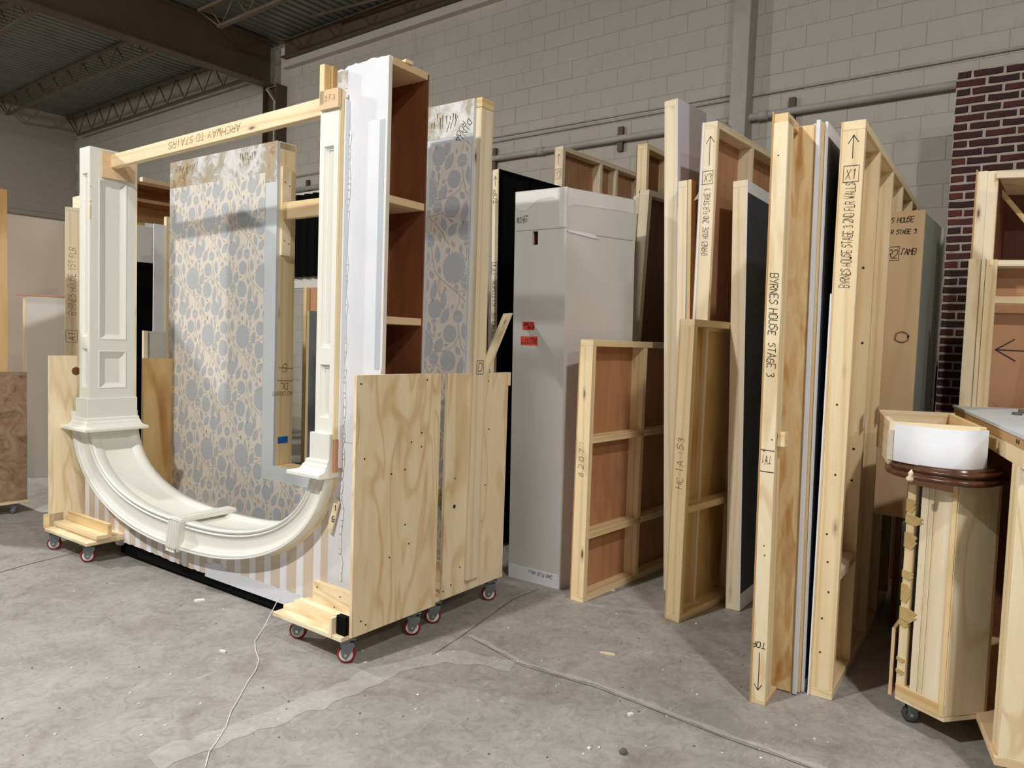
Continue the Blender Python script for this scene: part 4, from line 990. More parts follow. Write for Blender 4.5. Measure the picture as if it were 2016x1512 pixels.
# T1 flat, black inside
B, T = base2((971, 335), (967, 662), 4.2)
g0, F, H_ = flat('framed_flat', 'tall black backed flat behind the grey box with an arrow at its top end', B, T, head((985, 337), (1090, 367), T[2]), 1.0, .062, 'L', 'black_board', 'black_board', rails=(1.3, 2.0), studs=(.32,))
obj('face_board', MB().box(F, 0, .058, -.006, 0, 0, H_, 'z'), MAT['pine_pale'], g0, bevel=.001)
obj('lining', MB().box(F, .058, .062, .0, .9, 0, H_, 'z'), MAT['black_board'], g0)
Z = F.Z
write('TOP', F.p(.050, -.006, H_-.25), Z, -F.X, .040, g0, wd=.003, fit=.10); arrow(F.p(.03, -.006, H_-.12), Z, .07, g0, side=-F.X, wd=.003, head=.4)
write('T1', F.p(.048, -.006, 2.0), Z, -F.X, .034, g0, wd=.003, box=True, fit=.06); write('BYRNES HOUSE  KITCHEN', F.p(.050, -.006, 1.42), Z, -F.X, .038, g0, wd=.003, fit=.51)
# strip of pale flat between flowered wall and T1, leaning brace
B, T = base2((957, 365), (955, 700), 4.0)
flat('framed_flat', 'narrow flat edge glimpsed between the flowered wall and the arrow marked stile', B, T, (-.6, .8, 0), .10, .016, 'L', 'luan_dark', 'luan_dark')
p0, p1 = PY(990, 637, 3.60), PY(955, 722, 3.42)
d = unit(p0-p1); o = obj('brace_board', MB().box(Fr(p1-d*1.42, unit(np.cross(d, V3(0, 1, 0))), (0, 1, 0), d), -.03, .03, 0, .02, 0, 1.42+np.linalg.norm(p0-p1)+.08, 'z'), MAT['pine'], origin=p1-d*1.42); tag(o, 'loose board leaning diagonally between the flowered wall and grey box', 'board')
# Y3
B, T = base2((1093, 290), (1090, 372), 5.2)
g1, F, H_ = flat('framed_flat', 'flat with many short bays showing above the grey box', B, T, head((1110, 294), (1252, 345), T[2]), 1.7, .085, 'L', 'luan', 'pine_pale', rails=(2.2,), studs=(.55, .80, 1.20))
arrow(F.p(.042, 0, H_-.15), F.Z, .09, g1, side=-F.X, wd=.003); write('Y3', F.p(.018, 0, H_-.25), F.X, F.Z, .05, g1, wd=.003, box=True, fit=.045)
B, T = base2((1255, 285), (1252, 378), 5.1)
g2, F, H_ = flat('framed_flat', 'flat top peeking out left of the tall striped flat', B, T, head((1272, 285), (1307, 302), T[2]), 1.2, .085, 'L', 'luan_red', 'pine', rails=(2.3,), studs=(.36, .8))
B, T = base2((1260, 375), (1238, 667), 4.62)
g3, F, H_ = flat('framed_flat', 'leaning flat with dark red brown back and a torn scrap on its left edge', B, T, head((1280, 377), (1304, 384), T[2]), .9, .078, 'L', 'luan_dark', 'pine_pale')
obj('torn_scrap', MB().quad(F.p(0, 0, H_-.02), F.p(-.045, -.01, H_-.04), F.p(-.03, -.015, H_-.12), F.p(0, 0, H_-.16)), MAT['pine_pale'], g3)
obj('torn_scrap', MB().quad(F.p(0, 0, 1.72), F.p(-.02, -.01, 1.71), F.p(-.02, -.015, 1.66), F.p(0, 0, 1.66)), MAT['pine_pale'], g3)
# short two bay flat
B, T = base((1123, 1180), (1143, 668))
a = head((1141, 1183), (1243, 1140), 0)
g4, F, H_ = flat('framed_flat', 'short flat in front with luan back, two bays and two cross rails', B, T, a, 1.22, .088, 'L', 'luan', 'pine', rails=(.37, .93), studs=(.575,))
write('8 2 0 7 :', F.p(.055, 0, .735), F.Z, -F.X, .032, g4, wd=.0024, mat='pencil', fit=.20)
# tall striped flat
B, T = base((1306, 1162), (1308, 200))
g5, F, H_ = flat('framed_flat', 'tallest flat, grey and white striped skin on its right side', B, T, head((1331, 198.5), (1401, 235.5), T[2]), .80, .085, None, '', 'pine_pale')
sk = MB(); sk.quad(F.p(.0915, 0, 0), F.p(.0915, .80, 0), F.p(.0915, .80, H_), F.p(.0915, 0, H_), [(-.14, 0), (.66, 0), (.66, H_), (-.14, H_)]); sk.quad(F.p(.085, 0, 0), F.p(.0915, 0, 0), F.p(.0915, 0, H_), F.p(.085, 0, H_), [(.3, 0)]*4)
sk.quad(F.p(.085, 0, H_), F.p(.0915, 0, H_), F.p(.0915, .80, H_), F.p(.085, .80, H_), [(.3, 0)]*4); obj('skin', sk, MAT['stripes_grey'], g5, label='grey and white striped skin')
# double edge flat
B, T = base2((1335, 357), (1331, 640), 4.06)
g6, F, H_ = flat('framed_flat', 'flat with sage green skin tight against the right of the striped one', B, T, head((1350, 356), (1385, 372), T[2]), .5, .058, 'R', 'sage', 'pine_pale')
obj('edge_board', MB().box(F, .064, .085, 0, .06, 0, H_, 'z'), MAT['pine_warm'], g6)
obj('torn_scrap', MB().quad(F.p(.09, .02, H_-.12), F.p(.13, .03, H_-.05), F.p(.16, .04, H_-.02), F.p(.14, .04, H_-.10)), MAT['pine_pale'], g6)
# X3 flat
B, T = base2((1384, 242), (1365, 620), 3.98)
g7, F, H_ = flat('framed_flat', 'tall leaning flat lettered down its edge, open luan bays to the right', B, T, head((1406, 239), (1515, 303), T[2]), 1.3, .088, 'L', 'luan', 'pine_pale', studs=(.50,), rails=(1.6,), sw=.03)
obj('face_strip', MB().box(F, 0, .012, -.004, 0, 0, H_, 'z'), MAT['paper_white'], g7)
arrow(F.p(.05, 0, H_-.24), F.Z, .16, g7, side=-F.X, wd=.003); write('X3', F.p(.024, 0, H_-.33), F.X, F.Z, .045, g7, wd=.003, box=True, fit=.045)
write('BYRNES HOUSE  2ND FLR STAGE 3', F.p(.064, 0, H_-.74), F.Z, -F.X, .034, g7, wd=.0028, fit=.37)
# dark blue flat
B, T = base((1428, 1198), (1443, 357))
g8, F, H_ = flat('framed_flat', 'flat with blue black painted face and pale border', B, T, head((1465, 356), (1512, 385), T[2]), .72, .078, 'R', 'paper_white', 'pine_pale')
obj('dark_paint', MB().box(F, .084, .0855, .005, .715, .10, H_-.07, 'z'), MAT['blueblack'], g8, label='blue black paint')
# HC 1A
B, T = base((1310, 1218), (1340, 628))
g9, F, H_ = flat('framed_flat', 'short flat with yellow plywood back and pencil lettering on the edge', B, T, head((1362, 627), (1428, 633), T[2]), .66, .085, 'L', 'ply_gold', 'pine', rails=(.60,))
write('HC 1A :S3', F.p(.060, 0, .735), F.Z, -F.X, .038, g9, wd=.0026, mat='pencil', fit=.27)
# big plywood edged piece
B, T = base((1475, 1381), (1521, 226)); a9 = V3(-.062, 1, 0)
B = np.array(B); h = unit(T-B); Hh = np.linalg.norm(T-B); a9 = unit(a9-(a9@h)*h); t9 = unit(np.cross(a9, h)); F = Fr(B, t9, a9, h)
g10 = empty('stepped_flat', B, 'tall stepped plywood flat, handwritten front edge and swirling golden grain', 'set flat', 'framed wall flats leaning in the rack')
obj('front_board', MB().box(F, .006, .064, 0, .020, .014, Hh-.035, 'z'), MAT['ply_white'], g10, bevel=.001)
obj('front_core', MB().box(F, .006, .062, .020, .10, .014, Hh-.012, 'z'), MAT['pine'], g10, bevel=.001)
obj('edge_ply', MB().box(F, 0, .006, -.002, .19, 0.0, Hh+.012, 'z'), MAT['ply_edge'], g10)
obj('foot_block', MB().box(F, .006, .066, 0, .185, -.0, .014, 'y'), MAT['pine_warm'], g10)
obj('head_block', MB().box(F, .006, .062, .004, .185, Hh-.035, Hh+.002, 'y'), MAT['pine_warm'], g10)
obj('plywood_face', MB().box(F, .006, .128, .19, .205, .004, Hh-.01, 'z'), MAT['ply_swirl'], g10)
obj('top_core', MB().box(F, .006, .134, .205, .28, Hh-.05, Hh-.004, 'x'), MAT['pine'], g10)
obj('long_panel', MB().box(F, .006, .014, .205, 1.3, 0, Hh, 'z'), MAT['ply'], g10)
obj('long_panel', MB().box(F, .122, .134, .190, 1.25, 0.0, Hh-.004, 'z'), MAT['ply'], g10)
obj('white_sheet', MB().box(F, .1345, .149, .18, 1.25, .004, Hh+.006, 'z'), MAT['paper_white'], g10, label='white sheet edge')
obj('wood_strip', MB().box(F, .150, .157, .21, 1.25, .004, Hh-.0, 'z'), MAT['pine_warm'], g10)
obj('nail_block', MB().box(F, .064, .095, .03, .09, 1.10, 1.16, 'x'), MAT['pine'], g10, bevel=.001)
write('BYRNES HOUSE  STAGE 3', F.p(.018, 0, 1.82), -F.Z, F.X, .032, g10, wd=.0028, fit=.42)
write('TV1', F.p(.052, 0, 1.062), -F.X, F.Z*-1, .036, g10, wd=.0026, fit=.040); mq = MB()
for z in (1.085, .995): ribbon(mq, lambda x, zz: F.p(x, -.0015, zz), [(.006, z), (.062, z-.003)], .003)
obj('pencil_line', mq, MAT['marker'], g10)
write('TOP', F.p(.060, 0, .268), -F.X, -F.Z, .026, g10, wd=.003); arrow(F.p(.034, 0, .22), -F.Z, .16, g10, side=F.X, head=.16, wd=.003)
screws(lambda x, z: F.p(x, 0, z), [(.02, 1.08), (.03, 1.04), (.05, 1.13), (.035, .68), (.04, .64), (.03, 2.3)], g10, -F.Y, .003)
# black faced flat just right of it
B2 = F.p(.1585, .23, 0); T2 = F.p(.1585, .23, Hh+.01)
g11, F, H_ = flat('framed_flat', 'white edged flat with black painted face in the gap before the next stile', B2, T2, a9, 1.2, .009, 'R', 'paper_white', 'paper_white', skin_t=.002)
obj('dark_paint', MB().box(F, .0112, .0118, .018, 1.19, .05, H_-.06, 'z'), MAT['blueblack'], g11, label='blue black paint')
# X1 long wall
B, T = base((1595, 1368), (1660, 240))
a = head((1694, 236), (1808, 412), T[2])
g12, F, H_ = flat('framed_flat', 'long open framed wall seen end on with a row of studs and a boxed mark', B, T, a, 2.35, .088, 'L', 'ply_birch', 'pine', studs=(.41, .85, 1.24, 1.68, 1.97), sw=.036)
arrow(F.p(.045, 0, H_-.155), F.Z, .095, g12, side=-F.X, head=.35, wd=.003); write('X1', F.p(.022, 0, H_-.240), F.X, F.Z, .042, g12, wd=.003, box=True, fit=.042)
write('BYRNES HOUSE STAGE 3 2ND FLR WALLS', F.p(.062, 0, 1.775), F.Z, -F.X, .038, g12, wd=.0028, fit=.43)
obj('blocking', MB().box(F, .012, .088, .037, .40, .52, .558, 'y'), MAT['pine_pale'], g12, bevel=.001)
for y in (.0,): obj('tape_flag', MB().box(F, .089, .090, .38, .415, 1.15, 1.23, 'z'), MAT['paper_white'], g12, label='white tape flag')
obj('tape_flag', MB().box(F, .089, .090, .82, .855, 1.15, 1.24, 'z'), MAT['paper_white'], g12, label='white tape flag')
obj('plaster_edge', MB().box(F, -.012, -.006, -.002, 2.3, 0, 1.75, 'z'), MAT['plaster'], g12)
screws(lambda x, z: F.p(x, 0, z), [(.04, 1.28), (.05, .98), (.03, .72), (.04, .60), (.05, .47), (.03, .35), (.06, 1.9), (.03, .2)], g12, -F.Y, .0045)
screws(lambda x, z: F.p(x, .41, z), [(.05, 1.05), (.06, 1.55), (.045, 1.9), (.05, .9)], g12, -F.Y, .006)
# R2 jamb box
yj = 4.45; p0, p1, p2 = PY(1745, 418, yj), PY(1822, 413, yj), PY(1800, 800, yj); zj = p1[2]
t = empty('jamb_box', (-.88, yj, 0), 'plywood jamb panel with a pencilled circle, behind the curved bar end', 'set wall')
xr = p1[0]; xl = -.905
Fj = Fr((xl, yj, 0), (1, -.0, 0), (0, 1, 0))
obj('front_panel', MB().box(Fj, 0, xr-xl, 0, .018, .62, zj, 'z'), MAT['ply_birch'], t)
q = PY(1860, 462, 5.2); 
obj('leg_board', MB().box(Fj, xr-xl-.05, xr-xl-.018, 0.02, .06, 0, zj-.02, 'z').box(Fj, 0, .03, .02, .06, 0, zj-.02, 'z') if False else MB().box(Fj, xr-xl-.05, xr-xl-.02, 0.02, .06, 0, zj-.02, 'z'), MAT['luan_dark'], t)
obj('side_return', MB().box(Fj, xr-xl-.018, xr-xl, .018, .62, 0, zj-.012, 'z'), MAT['sage'], t)
obj('side_frame', MB().box(Fj, xr-xl, xr-xl+.012, .58, .62, 0, zj-.012, 'z'), MAT['grey_wall'], t)
for tx, dz, sz in (('ES HOUSE', -.085, .034), ('LR STAGE 3', -.155, .030)):
    pz = PY(1748, {-.085: 440, -.155: 462}[dz], yj); write(tx, (pz[0], yj, pz[2]), (1, 0, 0), (0, 0, 1), sz*.80, t, wd=.0032, gap=.2, aspect=.5)
pz = PY(1747, 508, yj); write('R2', (pz[0], yj, pz[2]), (1, 0, 0), (0, 0, 1), .045, t, wd=.0035, box=True, gap=.25, aspect=.45); pz = PY(1773, 502, yj); write('JAMB', (pz[0], yj, pz[2]), (1, 0, 0), (0, 0, 1), .032, t, wd=.0035, gap=.2, aspect=.5)
pz = PY(1775, 664, yj); mq = MB()
for r_ in (.030, .036): ribbon(mq, lambda x, z: V3(pz[0]+x, yj-.0012, pz[2]+z), [((r_+.003*math.sin(k*2))*math.cos(k*.35), r_*.85*math.sin(k*.35)) for k in range(20)], .0025)
obj('circle_mark', mq, MAT['marker'], t)
# added black sheets standing in for the shade in gaps behind the rack
for (x0, x1, y, z, lab) in ((-2.0, -.95, 6.2, 1.9, 'added black sheet for the dark shade behind the leaning flats'), (-1.5, .6, 6.75, 1.42, 'added black sheet for the dark shade low behind the brick panel and counter')):
    mb = MB(); n = int((x1-x0)/.03); rows = [[(x0+i*.03, y+.03*math.sin(i*1.1)+.012*math.sin(i*2.7), z_) for i in range(n)] for z_ in (z, .02)]
    mb.grid(rows); o = obj('drape', mb, MAT['black'], origin=(x0, y, 0), merge=True); tag(o, lab, 'curtain')
# ------------------------------------------------------------------ brick panel
pa, pb_ = FL(1885, 140, 3.59), FL(2016, 121, 3.59); bd = unit(pb_-pa); bn = unit(np.cross(bd, V3(0, 0, 1)))
Fk = Fr((pa[0], pa[1], 0), bd, -bn)   # Y goes back
bk = empty('brick_panel', (pa[0]+.4, pa[1], 0), 'tall panel of dark red brick with pale mortar near the back wall', 'brick wall')
BW = .796; ZT = 3.59
obj('mortar_sheet', MB().box(Fk, 0, BW, .0, .06, 0, ZT, 'z'), MAT['mortar'], bk)
pitch = .0625; bl = .198
shapes = []
for v in range(6):
    def bmesh_(L, hh, v):
        r_ = random.Random(v*7+int(L*1000)); mb = MB(); o_ = []; 
        base_ = [(0, 0), (L*.33, 0), (L*.66, 0), (L, 0), (L, hh), (L*.66, hh), (L*.33, hh), (0, hh)]
        out = [(x+r_.uniform(-.003, .003), z+r_.uniform(-.0025, .0025)) for x, z in base_]
        inn = [(L/2+(x-L/2)*(1-.006/L*2), hh/2+(z-hh/2)*.82) for x, z in out]
        mb.face([Fk.X*x-Fk.Y*.008+V3(0, 0, z) for x, z in inn], inn)
        for k in range(8):
            j = (k+1) % 8; mb.face([Fk.X*out[k][0]+V3(0, 0, out[k][1]), Fk.X*out[j][0]+V3(0, 0, out[j][1]), Fk.X*inn[j][0]-Fk.Y*.008+V3(0, 0, inn[j][1]), Fk.X*inn[k][0]-Fk.Y*.008+V3(0, 0, inn[k][1])], [(0, 0)]*4)
        return mb
    shapes.append((bmesh_(bl-.016, .048, v), bmesh_(bl/2-.014, .048, v)))
full = [obj('brick', s[0], BR[i % 4]) for i, s in enumerate(shapes)]; half = [obj('brick', s[1], BR[(i+1) % 4]) for i, s in enumerate(shapes)]
for o in full+half: o.parent = bk
Wk = wloc(bk); used = set(); cnt = 0
for r_ in range(57):
    z = ZT-.012-.048-r_*pitch
    if z < .01: break
    x = 0.0; first_half = (r_ % 2 == 0)
    if first_half: seq = [('h', 0.002)]; x = bl/2
    else: seq = []
    while x+bl < BW+.01: seq.append(('f', x+.002)); x += bl
    if x+bl/2 < BW+.01: seq.append(('h', x+.002))
    for kind, x in seq:
        if kind == 'f' and x+bl > BW+.02: continue
        i = random.randrange(6); src = (half if kind == 'h' else full)[i]; p = Fk.p(x+random.uniform(-.003, .003), .0005, z)
        loc = (p[0]-Wk[0], p[1]-Wk[1], p[2]-Wk[2])
        if (kind, i) not in used: used.add((kind, i)); src.location = loc; cnt += 1
        elif cnt < 290: dup(src, bk, loc); cnt += 1
for k_, lst in (('f', full), ('h', half)):
    for i, o in enumerate(lst):
        if (k_, i) not in used: bpy.data.objects.remove(o)
# ------------------------------------------------------------------ shelf flat behind the counter
yb = 4.5; sT = PY(1925, 338, yb); hd = unit(V3(.93, .36, 0)); rx = V3(0, -1, 0)
Fh = Fr((sT[0], sT[1], 0), (1, 0, 0), (0, 1, 0)); Fd = Fr((sT[0]+.085, sT[1], 0), hd, -rx)   # X back-right along the open face, Y away behind it
t = empty('shelf_unit', (sT[0], sT[1], 0), 'plywood backed shelf unit with a drawn arrow, standing behind the counter', 'shelf')
ZS = sT[2]
obj('stile', MB().box(Fh, 0, .045, 0, .03, 0, ZS, 'z'), MAT['pine_pale'], t, bevel=.001)
obj('stile', MB().box(Fh, .0455, .092, 0, .03, 0, ZS-.004, 'z'), MAT['pine_pale'], t, bevel=.001)
obj('edge_ply', MB().box(Fh, -.006, 0, -.004, .3, 0, ZS+.01, 'z'), MAT['ply_edge'], t)
zl = PY(1912, 508, yb-.1)[2]
obj('lower_stile', MB().box(Fh, -.006, .052, -.07, -.045, 0, zl, 'z').box(Fh, .052, .068, -.08, -.02, 0, zl, 'z'), MAT['ply_white'], t, bevel=.001)
obj('lower_stile', MB().box(Fh, .070, .118, -.055, -.03, 0, zl-.006, 'z'), MAT['pine'], t, bevel=.001)
obj('top_board', MB().box(Fd, 0, .9, 0, .55, ZS-.03, ZS-.008, 'x'), MAT['ply'], t)
obj('side_skin', MB().box(Fd, 0, .006, 0, .55, 0, ZS-.01, 'z'), MAT['luan_dark'], t)
obj('back_skin', MB().box(Fd, 0, .9, .55, .556, 0, ZS-.01, 'z'), MAT['luan_dark'], t)
obj('front_rail', MB().box(Fd, 0.0, .9, -.02, .0, ZS-.045, ZS-.008, 'x'), MAT['pine_pale'], t, bevel=.001)
obj('diagonal_brace', MB().box(Fr(Fd.p(.01, .20, ZS-.08), Fd.X*.6-V3(0, 0, .75), Fd.Y), 0, .5, 0, .02, -.02, .02, 'x'), MAT['pine_warm'], t)
zr = PY(1955, 512, yb-.05)[2]; obj('shelf', MB().box(Fd, .0, .9, -.06, .54, zr-.03, zr, 'x'), MAT['pine_pale'], t, bevel=.001)
zr2 = PY(1955, 583, yb-.05)[2]; obj('cross_rail', MB().box(Fd, .0, .9, -.055, -.02, zr2-.035, zr2, 'x'), MAT['pine'], t, bevel=.001)
obj('lower_back', MB().box(Fd, .0, .9, .075, .081, 0, zr-.03, 'z'), MAT['luan'], t)
pz = PV(2012, 690, Fd.p(0, .075, 0)[:2], math.atan2(Fd.X[1], Fd.X[0])); arrow(pz+Fd.X*.25, -Fd.X, .37, t, side=V3(0, 0, 1)*-1, head=.25, off=.003, wd=.005)
# ------------------------------------------------------------------ counter
CT = 1.25; O_ = V3(-.137, 2.93, 0); cd = unit(V3(-.245, .97, 0)); cx = unit(np.cross(cd, V3(0, 0, 1))); Fc = Fr(O_, cx, cd)
ct = empty('counter_unit', O_, 'grey topped counter unit on bare wood legs in the right corner', 'counter')
obj('worktop', MB().prism(Fc, [(0, 0), (.72, 0), (.72, 1.58), (0, 1.58)], CT-.012, CT), MAT['trim_grey'], ct, label='pale grey painted top')
obj('top_core', MB().box(Fc, .006, .72, .01, 1.57, CT-.048, CT-.012, 'y'), MAT['ply_edge'], ct)
obj('apron', MB().box(Fc, .012, .032, .04, 1.50, CT-.115, CT-.048, 'y'), MAT['pine'], ct, bevel=.001)
obj('leg', MB().box(Fc, .012, .05, .115, .20, .125, CT-.115, 'z'), MAT['pine'], ct, bevel=.002)
obj('leg', MB().box(Fc, .012, .05, 1.40, 1.48, .125, CT-.115, 'z'), MAT['pine'], ct)
obj('leg', MB().box(Fc, .62, .70, 1.40, 1.48, .125, CT-.115, 'z'), MAT['pine'], ct)
obj('front_panel', MB().box(Fc, .012, .70, .085, .105, .125, CT-.05, 'z'), MAT['ply_white'], ct, bevel=.001)
obj('bottom_shelf', MB().box(Fc, .0, .70, .085, 1.50, .095, .125, 'y'), MAT['ply_birch'], ct, bevel=.002)
obj('back_panel', MB().box(Fc, .60, .612, .2, 1.45, .125, CT-.05, 'z'), MAT['luan_dark'], ct)
obj('dark_liner', MB().box(Fc, .06, .6, 1.38, 1.392, .125, CT-.05, 'z'), MAT['luan_dark'], ct)
for x, y in ((.08, .18), (.62, .18), (.08, 1.4), (.62, 1.4)):
    p = Fc.p(x, y, 0); caster(ct, p[0], p[1], .3, False, 0, .76)
o = obj('bolt_cluster', MB().cyl((FL(2002, 817, CT)[0], FL(2002, 817, CT)[1], CT), (0, 0, 1), .02, .012, n=9).cyl((FL(2012, 814, CT)[0], FL(2012, 814, CT)[1], CT), (0, 0, 1), .016, .02, n=9), MAT['crack'], ct, label='rusty bolt')
screws(lambda y, z: Fc.p(.0055, y, z), [(.09, CT-.03), (.12, CT-.03)], ct, -Fc.X, .008)
# ------------------------------------------------------------------ curved bar end
bar = empty('bar_end', (-.42, 3.4, 0), 'curved bar end, white drum over a dark molding and stripped wooden body', 'bar')
bl_, bm2, brr = V3(-.524, 3.319, 0), V3(-.338, 3.226, 0), V3(-.221, 3.371, 0); bbl, bbr = V3(-.545, 3.60, 0), V3(-.25, 3.78, 0)
# planked left face
dl = unit(bm2-bl_); nl = unit(np.cross(dl, V3(0, 0, 1))); Fl = Fr(bl_, dl, -nl); WL = np.linalg.norm(bm2-bl_)
obj('body_rail', MB().box(Fl, 0, WL, -.002, .04, .115, .165, 'x'), MAT['pine_warm'], bar, bevel=.001)
obj('body_rail', MB().box(Fl, 0, WL, .0, .04, .985, 1.02, 'x'), MAT['luan'], bar)
obj('plank', MB().box(Fl, .0, .036, .0, .02, .165, .985, 'z'), MAT['pine'], bar, bevel=.001)
obj('plank', MB().box(Fl, .060, .090, .0, .02, .165, .985, 'z'), MAT['pine_pale'], bar, bevel=.001)
obj('plank', MB().box(Fl, .0915, .112, .0, .02, .165, .985, 'z'), MAT['pine_pale'], bar, bevel=.001)
obj('plank', MB().box(Fl, .1135, WL-.022, .0, .02, .165, .985, 'z'), MAT['pine_pale'], bar, bevel=.001)
obj('corner_post', MB().box(Fl, WL-.020, WL-.002, -.004, .03, .118, 1.018, 'z'), MAT['pine_warm'], bar)
rn = random.Random(5)
for zc_, hh, x1 in ((.90, .05, .040), (.845, .035, .075), (.76, .06, .055), (.62, .03, .05), (.545, .07, .042), (.46, .05, .074), (.42, .02, .042), (.27, .012, .036), (.22, .014, .036)):
    pts = [(-.001, zc_-hh/2), (x1*.6, zc_-hh/2-.006), (x1, zc_-.004), (x1*.8, zc_), (x1, zc_+hh*.3), (x1*.55, zc_+hh/2), (-.001, zc_+hh/2)]
    obj('glue_scrap', MB().prism(Fr(Fl.p(0, -.001, 0), Fl.X, (0, 0, 1), -Fl.Y), pts, 0, .003), MAT['glue'], bar)
dr = unit(brr-bm2); nr = unit(np.cross(dr, V3(0, 0, 1))); Fr2 = Fr(bm2, dr, -nr); WR = np.linalg.norm(brr-bm2)
obj('body_panel', MB().box(Fr2, 0, WR, -.0, .018, .12, 1.02, 'z'), MAT['ply_white'], bar, bevel=.001)
obj('body_panel', MB().box(Fr2, WR-.001, WR+.012, .0, .35, .12, 1.02, 'z'), MAT['ply_edge'], bar)
obj('body_side', MB().quad(bl_+V3(0, 0, .12), bbl+V3(0, 0, .12), bbl+V3(0, 0, 1.02), bl_+V3(0, 0, 1.02)), MAT['luan_dark'], bar)
obj('body_base', MB().prism(WORLD, [tuple(bl_[:2]), tuple(bm2[:2]), tuple(brr[:2]), tuple(bbr[:2]), tuple(bbl[:2])], .10, .118), MAT['ply'], bar)
obj('inner_panel', MB().box(WORLD, -.553, -.540, 3.34, 3.58, .10, .38, 'z'), MAT['ply_birch'], bar)
for x, y, a in ((-.47, 3.37, .45), (-.33, 3.60, .4), (-.50, 3.60, 1.4)): caster(bar, x, y, a, False, 0, .80)
# molding: profile swept along a curved path
def smooth_path(pts, n=8):
    out = []; P = [np.array(p, float) for p in pts]; P = [2*P[0]-P[1]]+P+[2*P[-1]-P[-2]]
    for i in range(1, len(P)-2):
        for k in range(n):
            s = k/n; out.append(.5*((2*P[i])+(-P[i-1]+P[i+1])*s+(2*P[i-1]-5*P[i]+4*P[i+1]-P[i+2])*s*s+(-P[i-1]+3*P[i]-3*P[i+1]+P[i+2])*s**3))
    out.append(P[-2]); return out
def sweep(path, prof):
    rows = [[] for _ in prof]
    for i, p in enumerate(path):
        d = path[min(i+1, len(path)-1)]-path[max(i-1, 0)]; n = unit(V3(d[1], -d[0], 0))
        for k, (o_, z) in enumerate(prof): rows[k].append(V3(p[0], p[1], 0)+n*o_+V3(0, 0, z))
    return rows
path = smooth_path([(-.63, 3.52), (-.585, 3.30), (-.50, 3.205), (-.40, 3.165), (-.30, 3.175), (-.235, 3.27), (-.215, 3.42)])
PR = [(-.05, 1.022), (.006, 1.022), (.016, 1.026), (.020, 1.034), (.016, 1.043), (.004, 1.047), (.002, 1.053), (.012, 1.057), (.012, 1.066), (.002, 1.071), (-.006, 1.074), (-.004, 1.082), (-.05, 1.084)]
obj('molding', MB().grid(sweep(path, PR)), MAT['brown_gloss'], bar, merge=True, label='dark brown glossy molding')
path2 = smooth_path([(-.575, 3.255), (-.50, 3.205), (-.40, 3.175), (-.31, 3.20), (-.262, 3.30)])
obj('drum', MB().grid(sweep(path2, [(0, 1.08), (0, 1.228), (-.012, 1.228)])), MAT['white_wall'], bar, merge=True, label='white painted curved drum')
obj('drum_trim', MB().box(Fr((-.60, 3.29, 0), (.6, -.8, 0), (.8, .6, 0)), -.01, .035, -.0, .012, 1.08, 1.20, 'z'), MAT['white_trim'], bar)
bt = MB().prism(WORLD, [(-.575, 3.255), (-.50, 3.21), (-.40, 3.18), (-.315, 3.205), (-.267, 3.30), (-.30, 3.36), (-.58, 3.36)], 1.195, 1.210); obj('drum_floor', bt, MAT['pine'], bar)
# open tray box behind drum
tl, tr_ = V3(-.60, 3.285, 0), V3(-.275, 3.36, 0); btl, btr = V3(-.765, 3.90, 0), V3(-.47, 4.05, 0)
def wallseg(a, b, th, z0, z1, nm, mat):
    d = b-a; L = np.linalg.norm(d); d = unit(d); n = unit(np.cross(V3(0, 0, 1), d)); obj(nm, MB().box(Fr(a, d, n), 0, L, 0, th, z0, z1, 'x'), MAT[mat], bar, bevel=.001)
wallseg(btl, tl, .022, 1.06, 1.23, 'tray_side', 'pine_pale'); wallseg(tr_, btr, .022, 1.06, 1.23, 'tray_side', 'pine_warm'); wallseg(btr, btl, .022, 1.06, 1.235, 'tray_back', 'pine_pale'); wallseg(tl, tr_, .03, 1.17, 1.232, 'tray_front', 'pine_pale')
wallseg((tl+btl)/2, (tr_+btr)/2, .02, 1.10, 1.20, 'tray_divider', 'pine')
obj('tray_floor', MB().quad(tl+V3(0, 0, 1.12), tr_+V3(0, 0, 1.12), btr+V3(0, 0, 1.12), btl+V3(0, 0, 1.12)), MAT['ply_birch'], bar)
obj('torn_foam', MB().lathe(FL(1793, 935, 1.045)+V3(0, -.02, -.02), (0.15, -.3, 1), [(0, 0), (.011, .002), (.014, .012), (.006, .022), (.010, .032), (0, .05)], 7), MAT['pine_pale'], bar)
# ------------------------------------------------------------------ left background
# brown panel dolly at the left edge
lx = -6.65; a0, a1 = PX(53, 732, lx), PX(52, 985, lx)
t = empty('panel_dolly', (lx, 1.9, 0), 'stained brown panel dolly on dark casters at the left edge', 'dolly')
obj('side_panel', MB().box(WORLD, lx-.02, lx, 1.55, a0[1], .105, a0[2], 'z'), MAT['brown_board'], t)
obj('deck', MB().box(WORLD, lx-.6, lx+.01, 1.55, a0[1]+.01, .085, .105, 'y'), MAT['pine'], t)
for y in (2.22, 1.65): caster(t, lx-.03, y, 1.25, False, 0, .68)
p = PX(8, 375, lx-.1); o = obj('plywood_sheet', MB().box(WORLD, lx-.115, lx-.04, 1.3, p[1], .106, p[2], 'z'), MAT['ply_gold'], origin=(lx-.08, 1.9, .106)); tag(o, 'tall golden plywood sheet at the far left edge, resting on the brown dolly', 'board')
